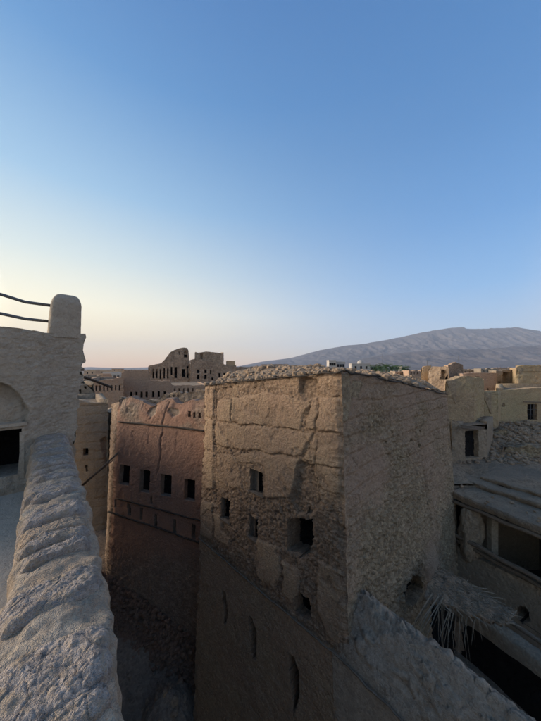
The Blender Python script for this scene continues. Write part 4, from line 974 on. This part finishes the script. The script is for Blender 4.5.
# thatch
th = thing('palm_thatch', 'torn flap of dry palm thatch hanging over the dark courtyard', 'thatch', tuple(at(460, 595, 6.5)))
T00, T10, T11, T01 = at(424, 596, 6.2), at(505, 625, 5.9), at(514, 613, 6.5), at(440, 566, 7.3)
nu, nv = 90, 46; U, Vv = np.meshgrid(np.linspace(0, 1, nu), np.linspace(0, 1, nv), indexing='ij')
Pp = (T00 * ((1 - U) * (1 - Vv))[..., None] + T10 * (U * (1 - Vv))[..., None] + T11 * (U * Vv)[..., None] + T01 * ((1 - U) * Vv)[..., None])
Pp[..., 2] += .14 * np.sin(np.pi * Vv) * (1 - .4 * U) + .10 * fbm(Pp[..., 0] * 5, Pp[..., 1] * 5, U * 3, 5, 2) + .02 * fbm(U * 60, Vv * 8, U, 3, 5)
Pp[..., 0] += .05 * fbm(U * 9, Vv * 9, U * 0, 3, 6); Pp[..., 1] += .05 * fbm(U * 9, Vv * 9, U * 0 + 4, 3, 6)
Vt = Pp.reshape(-1, 3); Vb_ = Vt.copy(); Vb_[:, 2] -= .09; idx = np.arange(nu * nv).reshape(nu, nv); N0 = nu * nv
qt = np.stack([idx[:-1, :-1], idx[1:, :-1], idx[1:, 1:], idx[:-1, 1:]], -1).reshape(-1, 4); ring = np.concatenate([idx[:, 0], idx[-1, 1:], idx[-2::-1, -1], idx[0, -2:0:-1]])
rg = np.stack([ring, np.roll(ring, -1), np.roll(ring, -1) + N0, ring + N0], -1)
mesh_obj('mud_layer', np.concatenate([Vt, Vb_]), np.concatenate([qt, qt[:, ::-1] + N0, rg[:, ::-1]]), M_ROOF, th, True, np.full(2 * N0, .8))
def blade(p0, p1, wd, sag, nm='palm_leaf', mat=M_PALM, root=th, rnd_=rnd, n=6):
    p0, p1 = np.array(p0), np.array(p1); d = p1 - p0; s_ = np.cross(d, (rnd_.uniform(-1, 1), rnd_.uniform(-1, 1), rnd_.uniform(-.3, .3))); s_ /= np.linalg.norm(s_) + 1e-6; V = []; F = []
    bn = np.cross(d, s_); bn /= np.linalg.norm(bn) + 1e-6
    for i in range(n):
        k = i / (n - 1); c = p0 + d * k + np.array((0, 0, -sag * math.sin(math.pi * k))); w_ = wd * (1 - k) ** .6 + .0015
        V += [c - s_ * w_ / 2, c + bn * w_ * .18, c + s_ * w_ / 2]
    for i in range(n - 1):
        for j in (0, 1): F.append((3 * i + j, 3 * i + j + 1, 3 * i + 4 + j, 3 * i + 3 + j))
    return V, F
for i in range(11):      # pale fronds splayed to the left
    k = rnd.random(); a = at(432 + 26 * k, 594 + 8 * k, 6.15); b = at(408 + 40 * k + rnd.uniform(-5, 5), 632 + rnd.uniform(-10, 8) + 12 * k, 6.0); V, F = blade(a, b, .028, -.03); mesh_obj('palm_leaf', V, F, M_PALM, th, False)
for i in range(24):      # curtain hanging straight down
    x = rnd.uniform(436, 481); a = at(x, 599 + (x - 436) * .35, 6.15 + rnd.uniform(0, .25)); b = at(x + rnd.uniform(-5, 8) + (x - 436) * .0, rnd.uniform(630, 690), 6.15 + rnd.uniform(-.1, .15)); V, F = blade(a, b, .022, -.02); mesh_obj('palm_leaf', V, F, M_PALM, th, False)
for i in range(26):      # ragged front and tip
    k = rnd.random(); a = T00 + (T10 - T00) * k + (0, 0, -.04); a[2] += rnd.uniform(-.03, .03); b = a + np.array((rnd.uniform(.0, .2), rnd.uniform(-.22, -.08), rnd.uniform(-.16, -.02))); V, F = blade(a, b, .03, 0); mesh_obj('palm_leaf', V, F, M_PALM, th, False)
for i in range(12):
    k = rnd.random(); a = T10 + (T11 - T10) * k; b = a + np.array((rnd.uniform(.1, .3), rnd.uniform(-.15, .15), rnd.uniform(-.02, .08))); V, F = blade(a, b, .03, 0); mesh_obj('palm_leaf', V, F, M_PALM, th, False)
for i in range(8):       # leaves standing off the back edge
    k = rnd.uniform(.3, .8); a = T01 + (T11 - T01) * k + (0, 0, -.02); b = a + np.array((rnd.uniform(.25, .5), rnd.uniform(-.1, .12), rnd.uniform(-.12, .0))); V, F = blade(a, b, .04, -.02); mesh_obj('palm_leaf', V, F, M_PALM, th, False)
pv = []
for i in range(900):     # chopped straw over the mud layer
    u_, v_ = rnd.randrange(nu), rnd.randrange(nv); a = Pp[u_, v_] + (0, 0, .012); ang = rnd.gauss(-.9, .5); l = rnd.uniform(.05, .16)
    pv.append(blade(a, a + np.array((math.cos(ang) * l, math.sin(ang) * l, rnd.uniform(-.02, .03))), .014, 0, n=3))
V, F = join(pv); mesh_obj('straw', V, F, M_PALM, th, False, kind='stuff')
bp_ = thing('blue_plastic', 'scrap of pale blue plastic lying in the dark beyond the eroded wall', 'plastic scrap', tuple(at(488, 692, 4.7)))
g = 14; U, Vv = np.meshgrid(np.linspace(-1, 1, g), np.linspace(-1, 1, g), indexing='ij'); c0 = at(488, 691, 4.75)
X = c0[0] + U * .09 + Vv * .14; Y = c0[1] + Vv * -.16 + U * .06; Z = c0[2] + .05 * fbm(U * 1.5, Vv * 1.5, U * 0, 3, 3) - .10 * Vv - .06 * U ** 2
idx = np.arange(g * g).reshape(g, g); V1 = np.stack([X, Y, Z], -1).reshape(-1, 3); q = np.stack([idx[:-1, :-1], idx[1:, :-1], idx[1:, 1:], idx[:-1, 1:]], -1).reshape(-1, 4)
mesh_obj('sheet', np.concatenate([V1, V1 - (0, 0, .01)]), np.concatenate([q, q[:, ::-1] + g * g]), M_BLUE, bp_)

# rising rubble ground behind the roofs
def tz(x, y):
    z = -4.62 + .2 * sst(10.4, 11.8, y) + sst(12.2, 15.5, y) * .75 + sst(9.5, 12.5, x) * sst(11.8, 14.5, y) * .35
    f1, f2, idv = worley(x / .42, y / .3, 8)
    return z + .16 * fbm(x * .8, y * .8, 0 * x, 4, 4) + .05 * (idv - .4) * sst(0, .25, f2 - f1) * sst(11.5, 13, y) + .16 * fbm(x * 2.2, y * 3.5, 0 * x, 5, 14) * sst(11.5, 13, y) + .03 * fbm(x * 8, y * 8, 0 * x, 3, 5)
tr = thing('rubble_slope', 'slope of fallen mud and stones in front of the ochre house with the barred window', 'rubble', (12, 13, E - 5))
grid_surf('earth', np.arange(7.0, 22, .06), np.arange(10.3, 17.2, .06), tz, M_ROOF, tr, lambda x, y: np.clip(.5 + fbm(x * .6, y * .6, 0 * x, 3, 2) * 2.5 + .3 * sst(12.5, 14, y), 0, 1))
mesh_obj('earth_bank', [(7.0, 10.3, E - 4.66), (22, 10.3, E - 4.66), (22, 10.3, E - 13.4), (7.0, 10.3, E - 13.4)], [(0, 3, 2, 1)], M_ROOF, tr, False, np.zeros(4))
rs = np.random.RandomState(9); sp = []
for i in range(2400):
    x = 8.6 + rs.rand() * 10; y = 11.9 + rs.rand() ** .8 * 3.6; 
    sp.append((x, y, E + float(tz(np.array(x), np.array(y))) + .03, .04 + .12 * rs.rand() ** 2.2))
merged_stones('small_rubble', sp, M_STONE, tr)
for i in range(55):
    x = rnd.uniform(9.5, 17); y = rnd.uniform(12.6, 15.2); add_stone(tr, i, (x, y, E + float(tz(np.array(x), np.array(y))) + .05), rnd.uniform(.08, .19), M_STONE, rnd)

for (a_, b_, Ya, Yb, tp_, lb_) in ((503, 575, 12.9, 12.3, [(502, 452), (510, 446), (520, 449), (529, 443), (541, 447), (575, 445)], 'low broken brown wall across the rubble below the barred window'),
                                 (487, 512, 14.1, 13.9, [(486, 436), (491, 430), (498, 433), (505, 428), (513, 434)], 'crumbling wall stub between the black doorway and the window house')):
    house('broken_wall', lb_, 'ruin', fr(a_, b_, Ya, Yb, .5), -3.9, M_SIDE, zb=-6, step=.05, seed=a_, roofdrop=.0, front={0: dict(top_px=tp_, topn=.22, rough=.06, stones=.05, worn='all', cell=(.2, .12))})
# back houses
house('ochre_stone_tower', 'rough ochre tower with a black doorway, directly behind the big house', 'house', [tuple(at(446, 368, 12.6)[:2]), tuple(at(474, 368, 12.9)[:2]), tuple(at(484, 368, 14.3)[:2]), tuple(at(452, 368, 15.5)[:2])], -.6, M_WARM, zb=-7, step=.045, seed=71, roofdrop=.8,
      front={0: dict(top_px=[(444, 382), (449, 381), (456, 379.5), (463, 377), (468, 376), (475, 377)], topn=.06, stones=.05, cell=(.22, .15), worn=lambda PX, PY, wpx, wpy, U, Z, nz: .35 + .5 * nz(1, 3, 3), rough=.03, bulge=.06, erode=.08),
             1: dict(top_px=[(473, 377), (479, 377.5), (485, 380)], topn=.05, stones=.03, cell=(.2, .15), rough=.03)})
house('doorway_annex', 'mud annex with a tall black doorway at the foot of the ochre tower', 'house', [tuple(at(452, 368, 11.9)[:2]), tuple(at(487, 368, 12.5)[:2]), tuple(at(493, 368, 13.9)[:2]), tuple(at(456, 368, 13.6)[:2])], -2.6, M_GREYWALL, zb=-7, step=.045, seed=72, roofdrop=.1,
      front={0: dict(top_px=[(450, 420), (456, 421), (463, 426), (472, 427.5), (481, 427.5), (487, 430)], topn=.04, rects=[(465, 430.5, 478.5, 458)], stones=.035, rough=.03, win_depth=.22, win_name='doorway', worn=lambda PX, PY, wpx, wpy, U, Z, nz: .5 + .5 * nz(1, 3, 3))})
ax = thing('lintel_poles', 'bundle of thin wooden lintel poles lying over the black doorway', 'pole', tuple(at(473, 428, 11.8)))
for j in range(3):
    V, F = tube([at(461, 425.5 + j * 1.1, 11.85 - j * .05), at(472, 426.5 + j * 1.1, 11.9 - j * .05), at(484 - j * 1.5, 427.5 + j * .9, 12.1 - j * .05)], .03, 7, .2, j); mesh_obj('pole', V, F, M_WOOD, ax)
house('stepped_pier', 'slim ochre pier with a dark horizontal slot between the tower and the window house', 'ruin', [tuple(at(482, 368, 14.6)[:2]), tuple(at(498, 368, 14.8)[:2]), tuple(at(502, 368, 16.2)[:2]), tuple(at(486, 368, 16.2)[:2])], -1.4, M_WARM, zb=-7, step=.06, seed=73, roofdrop=.1,
      front={0: dict(top_px=[(480, 392), (490, 391.5), (498, 391)], rects=[(483.5, 393.6, 491, 397.2)], topn=.04, stones=.03, rough=.03)})
wh = house('ochre_window_house', 'ochre mud house at right edge with one dark barred window and a small round hole', 'house', [tuple(at(496, 368, 15.6)[:2]), tuple(at(575, 368, 16.4)[:2]), tuple(at(575, 368, 21)[:2]), tuple(at(496, 368, 20)[:2])], -1.2, M_WARM, zb=-7, step=.055, seed=74, roofdrop=.3, flare=0,
      front={0: dict(top_px=[(495, 390.5), (505, 390), (520, 389), (541, 387.5), (580, 386)], topn=.03, rects=[(527.3, 404, 537.2, 420)], polys=[dict(poly=[(501.5, 403.5), (503.5, 403), (505, 405), (504, 407), (501.5, 406.5)], depth=.4, name='round_hole')], rough=.015, stones=.01, bulge=.05, win_depth=.25, cell=(.3, .2)), 3: dict(step=.1)})
q0, q1 = at(523, 402.2, 15.75), at(541, 402.6, 15.9)
V, F = obar(q0, q1, np.array((0, -1.0, 0)), .05, .08, 0); mesh_obj('lintel', V, F, M_WOOD, wh, False)
for fx in (.33, .66):
    p = at(527.3 + 9.9 * fx, 420, 15.95); p2 = at(527.3 + 9.9 * fx, 404, 15.95); V, F = tube([p, p2], .012, 6); mesh_obj('window_bar', V, F, M_METAL, wh)
for fz in (.35, .68):
    p = at(527.3, 404 + 16 * fz, 15.95); p2 = at(537.2, 404 + 16 * fz, 15.97); V, F = tube([p, p2], .012, 6); mesh_obj('window_bar', V, F, M_METAL, wh)
house('arched_mud_house', 'mud house with a dark rounded archway right behind the ochre tower', 'house', fr(463, 497, 21, 21.5, 5), -.5, M_PINK, zb=-7, step=.08, seed=75,
      front={0: dict(top_px=[(462, 373.5), (478, 372.6), (497, 373)], topn=.04, polys=[dict(poly=[(473.5, 385), (473.8, 379.5), (475, 377), (477, 376), (479, 377), (480, 380), (480, 385)], depth=.6, name='archway'), dict(poly=[(486.5, 388.5), (488.5, 388.5), (488.5, 391), (486.5, 391)], depth=.4, name='loophole')], rough=.02, stones=.01)})
house('grey_door_house', 'grey mud house with one tall black doorway beside the orange block', 'house', fr(496, 516, 22.5, 23, 5), -.2, M_GREYWALL, zb=-7, step=.08, seed=76,
      front={0: dict(top_px=[(495, 372), (504, 369.5), (516, 370.5)], topn=.06, rects=[(502.5, 371.8, 509.5, 389)], polys=[dict(poly=[(498.5, 381), (500.8, 381), (500.8, 384), (498.5, 384)], depth=.4, name='loophole')], rough=.03, stones=.02, win_depth=.9, win_name='doorway')})
house('orange_block_house', 'eroded orange ochre block with scalloped top at the right edge of the skyline', 'ruin', fr(516.5, 575, 20, 20.5, 6), 0, M_WARM, zb=-7, step=.08, seed=77,
      front={0: dict(top_px=[(515, 371), (517.5, 366.5), (524, 365), (541, 365.5), (575, 366)], topn=.10, rough=.06, stones=.03, bulge=.12, cell=(.5, .4)), 3: dict(step=.15)})
house('small_black_door_ruin', 'low broken wall with a ragged black doorway left of the pink block', 'ruin', fr(428, 449, 25, 24, 3), -.1, M_CITADEL, zb=-7, step=.1, seed=78,
      front={0: dict(top_px=[(427, 372), (432, 366.5), (438, 367), (446, 366), (449, 368)], topn=.12, polys=[dict(poly=[(440, 379.5), (440.5, 370.5), (445, 369), (446.5, 373), (448, 380)], depth=.8, name='doorway')], rough=.05, stones=.03, worn='all')})
house('slanted_roof_shed', 'small pale shed with a slanted top left of the ragged black doorway', 'hut', fr(421, 431, 27, 27, 3), 0, M_WARM, zb=-7, step=.12, seed=79, front={0: dict(top_px=[(421, 374), (423, 366.5), (431, 365.5)], topn=.04)})
house('pink_block_house', 'square pink mud block standing on the skyline above the ochre tower', 'house', fr(448, 463, 26, 26.5, 4), .3, M_PINK, zb=-7, step=.09, seed=80,
      front={0: dict(top_px=[(447, 366), (451, 364.5), (456, 361.5), (460, 363.5), (463, 365)], topn=.08, rough=.04, stones=.03, worn='all')})
house('long_low_house', 'long low brown mud house just above the rubble roof of the big house', 'house', fr(261, 289, 36, 37, 5), .4, M_PINK, step=.12, seed=81, front={0: dict(top_px=[(260, 364.4), (288, 364), (290, 366)], topn=.04, rough=.04)})

# scattered village houses far off
vr = random.Random(12)
def small_house(name, label, cat, px0, px1, py, Y, mat, wins=(), group=None, dep=5):
    a, b = at(px0, py, Y), at(px1, py, Y); root = thing(name, label, cat, ((a[0] + b[0]) / 2, Y + dep / 2, E - 13.5), group)
    x0, x1, z1 = a[0], b[0], a[2]
    V, F = join([boxm(x0, x1, Y, Y + dep, E - 13.5, z1 - .5)]); mesh_obj('wall', V, F, mat, root, False, np.zeros(8))
    t_ = .35; V, F = join([boxm(x0 - .1, x1 + .1, Y - .1, Y + t_, z1 - .5, z1), boxm(x0 - .1, x1 + .1, Y + dep - t_, Y + dep + .1, z1 - .5, z1), boxm(x0 - .1, x0 + t_, Y + t_, Y + dep - t_, z1 - .5, z1), boxm(x1 - t_, x1 + .1, Y + t_, Y + dep - t_, z1 - .5, z1)])
    mesh_obj('roof_parapet', V, F, mat, root, False, np.zeros(len(V)))
    for (u, v, w_, h_) in wins:
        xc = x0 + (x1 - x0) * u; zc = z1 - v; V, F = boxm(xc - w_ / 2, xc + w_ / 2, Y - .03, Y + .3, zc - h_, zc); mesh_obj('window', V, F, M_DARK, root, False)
    return root
W2 = [(.2, 1.3, .9, 1.3), (.5, 1.3, .9, 1.3), (.8, 1.3, .9, 1.3), (.35, 4.4, .9, 1.3), (.7, 4.4, .9, 1.3)]
small_house('white_house', 'white two-storey house with dark windows, leftmost above the big house corner', 'house', 329, 336, 360, 120, M_WHITE, W2)
small_house('white_house', 'narrow white block joined to the right of the leftmost white house', 'house', 336.5, 345, 361.5, 124, M_WHITE, W2)
dome = small_house('domed_white_house', 'cream house with a small white dome, left of the palms', 'house', 352, 370, 363.5, 128, M_WHITE, W2)
V, F = ICO[3]; p = at(360.5, 363.6, 133); mesh_obj('dome', V * (1.7, 1.7, 1.9) + p, F, M_WHITE, dome, True)
small_house('cream_house', 'low cream house right behind the palms on the skyline', 'house', 370.5, 378, 364.5, 130, M_WHITE, W2[:3])
small_house('white_house', 'small white house right of the palms', 'house', 402, 409, 366.3, 140, M_WHITE, W2[:3])
small_house('white_house', 'far white block with two windows left of the pink battlement house', 'house', 112, 121, 373.0, 70, M_WHITE, [(.3, .7, .6, .8), (.7, .7, .6, .8)])
small_house('white_house', 'far flat white house beside the block with two windows, on the left skyline', 'house', 103, 111.5, 372.0, 90, M_WHITE, [(.5, .9, .7, .8)])
small_house('brown_house', 'far brown house on the left skyline next to the plastered house', 'house', 84, 103, 374.0, 80, M_PINK, [(.2, .9, .7, .8), (.6, .9, .7, .8)])
small_house('white_house', 'distant white house between the pink block and the arched house', 'house', 463, 469, 370.4, 95, M_WHITE, W2[:2])
mid = [(395, 408, 371.5, 48, M_CITADEL, 'low grey brown house right of the palms, behind the big house roof'), (409, 421, 370.5, 42, M_PINK, 'low rose house just left of the slanted pale shed'), (384, 397, 372.5, 60, M_GREYWALL, 'low grey house at the foot of the palms'),
       (363, 380, 372.5, 66, M_CITADEL, 'long low brown house in front of the domed house'), (462, 480, 369.5, 55, M_CITADEL, 'brown house on the skyline behind the archway house'), (481, 497, 368.6, 48, M_GREYWALL, 'grey house on the skyline above the archway house'),
       (497, 520, 367.6, 60, M_PINK, 'rose house on the skyline behind the grey doorway house'), (340, 362, 373, 70, M_PINK, 'low rose house below the leftmost white houses'), (430, 449, 368.5, 50, M_GREYWALL, 'grey house behind the ragged black doorway'),
       (236, 261, 367.0, 52, M_CITADEL, 'low brown house right of the citadel keep'), (290, 328, 367.4, 58, M_GREYWALL, 'long low grey house left of the white houses'), (520, 560, 367.2, 70, M_CITADEL, 'brown house behind the orange block'), (84, 100, 375.5, 55, M_GREYWALL, 'grey house above the rounded wall stub')]
for x0_, x1_, py_, Y_, mt_, lb_ in mid:
    h_ = house('mud_house', lb_, 'house', fr(x0_, x1_, Y_, Y_ + 1.5, 8), (368 - py_) / 260 * Y_, mt_, step=.35, seed=int(x0_), roofdrop=.6, front={0: dict(topn=.35, rough=.05, stones=.03, win_depth=.5,
        rects=[(x0_ + (x1_ - x0_) * f_, py_ + 1.6, x0_ + (x1_ - x0_) * f_ + 1.1, py_ + 3.6) for f_ in (.15, .4, .68)])})
cols = [(M_PINK, 'rose brown'), (M_CITADEL, 'grey brown'), (M_WHITE, 'whitish'), (M_GREYWALL, 'grey')]
zones = [(82, 122, 'on the skyline beside the plastered house', 10), (236, 330, 'beyond the rubble roof, right of the citadel', 8), (345, 430, 'near the palms below the mountain', 10), (462, 560, 'behind the mud ruins at right', 8)]
for z0_, z1_, where, cnt in zones:
    for i in range(cnt):
        Y = vr.uniform(75, 260); px = z0_ + (z1_ - z0_) * (i + vr.random() * .8) / cnt; h = vr.uniform(9.5, 13.0) if z0_ == 82 else vr.uniform(5, 11)
        py = 368 + (13.5 - h) / Y * 260; mt, cn_ = cols[vr.randrange(4)]
        small_house('far_house', 'tiny flat-roofed %s house %s' % (cn_, where), 'house', px, px + vr.uniform(5, 11) / Y * 260, py, Y, mt, [(.3, 1, .8, 1), (.7, 1, .8, 1)], 'far village houses')
# palms
def palm(px, py, Y, label, lean=0.0, seed=0):
    r = random.Random(seed); topp = at(px, py, Y); root = thing('palm_tree', label, 'palm tree', (topp[0] - lean, Y, E - 13.5), 'date palms in the far village')
    V, F = tube([(topp[0] - lean, Y, E - 13.5), (topp[0] - lean * .5, Y, E - 13.5 + (topp[2] - E + 13.5) * .5), tuple(topp)], .28, 8, .2, seed, .7); mesh_obj('trunk', V, F, M_BARK, root)
    parts = []
    for i in range(46):
        a = r.uniform(0, 6.3); e = r.uniform(-.7, 1.2); L = r.uniform(2.4, 3.4); prev = None
        for k in range(6):
            s_ = k / 5; rad = L * s_ * math.cos(e * (1 - .5 * s_)); zz = L * s_ * math.sin(e) - 1.6 * s_ ** 2
            c = topp + np.array((math.cos(a) * rad, math.sin(a) * rad, zz))
            if prev is not None:
                side = np.array((-math.sin(a), math.cos(a), 0)); d = c - prev
                for sg in (-1, 1):
                    for q in (.1, .4, .7):
                        b0 = prev + d * q; tip = b0 + side * sg * .6 * (1.15 - s_) + d * .7 + (0, 0, -.25); parts.append(([b0, b0 + d * .16, tip], [(0, 1, 2)]))
            prev = c
    V, F = join(parts); mesh_obj('crown', V, F, M_LEAF, root, False)
for i, (x, y, Y, lb) in enumerate([(380, 368, 88, 'leftmost date palm of the green clump'), (386, 366.8, 92, 'tallest date palm in the middle of the green clump'), (391.5, 368.4, 90, 'squat date palm right of the tallest palm'), (397.5, 367.8, 94, 'rightmost date palm of the green clump'),
                                   (375, 369, 86, 'low date palm at the left foot of the clump'), (403, 369, 96, 'small date palm beside the small white house')]): palm(x, y, Y, lb, .3 * (-1) ** i, i)
for i, (x, y0, y1, Y) in enumerate([(382, 354, 366, 110), (458.5, 356, 364, 60), (427, 360, 368, 60), (348, 358, 368, 130)]):
    lb = ['lattice radio mast rising above the palms', 'thin pole behind the pink block', 'thin pole above the slanted shed', 'thin pole left of the domed house'][i]
    r_ = thing('mast', lb, 'mast', tuple(at(x, 368, Y)[:2]) + (E - 13.5,)); p = at(x, y0, Y)
    V, F = tube([(p[0], p[1], E - 13.5), tuple(p)], .09, 6, 0, 0, .5); mesh_obj('pole', V, F, M_METAL, r_)

# ================================================================== haze over everything
V, F = boxm(-9200, 9200, -6200, 9700, -1.0, 900.0)
hz = mesh_obj('haze', V, F, None, None, False) if False else None
me = bpy.data.meshes.new('haze'); me.from_pydata(V, [], F); hz = bpy.data.objects.new('haze', me); COL.objects.link(hz); hz['kind'] = 'stuff'
m = bpy.data.materials.new('haze'); m.use_nodes = True; m.node_tree.nodes.clear(); o = m.node_tree.nodes.new('ShaderNodeOutputMaterial'); v = m.node_tree.nodes.new('ShaderNodeVolumePrincipled')
v.inputs['Color'].default_value = (.66, .79, 1.0, 1); v.inputs['Density'].default_value = 1.05e-4; v.inputs['Anisotropy'].default_value = 0.0
m.node_tree.links.new(v.outputs[0], o.inputs['Volume']); me.materials.append(m)
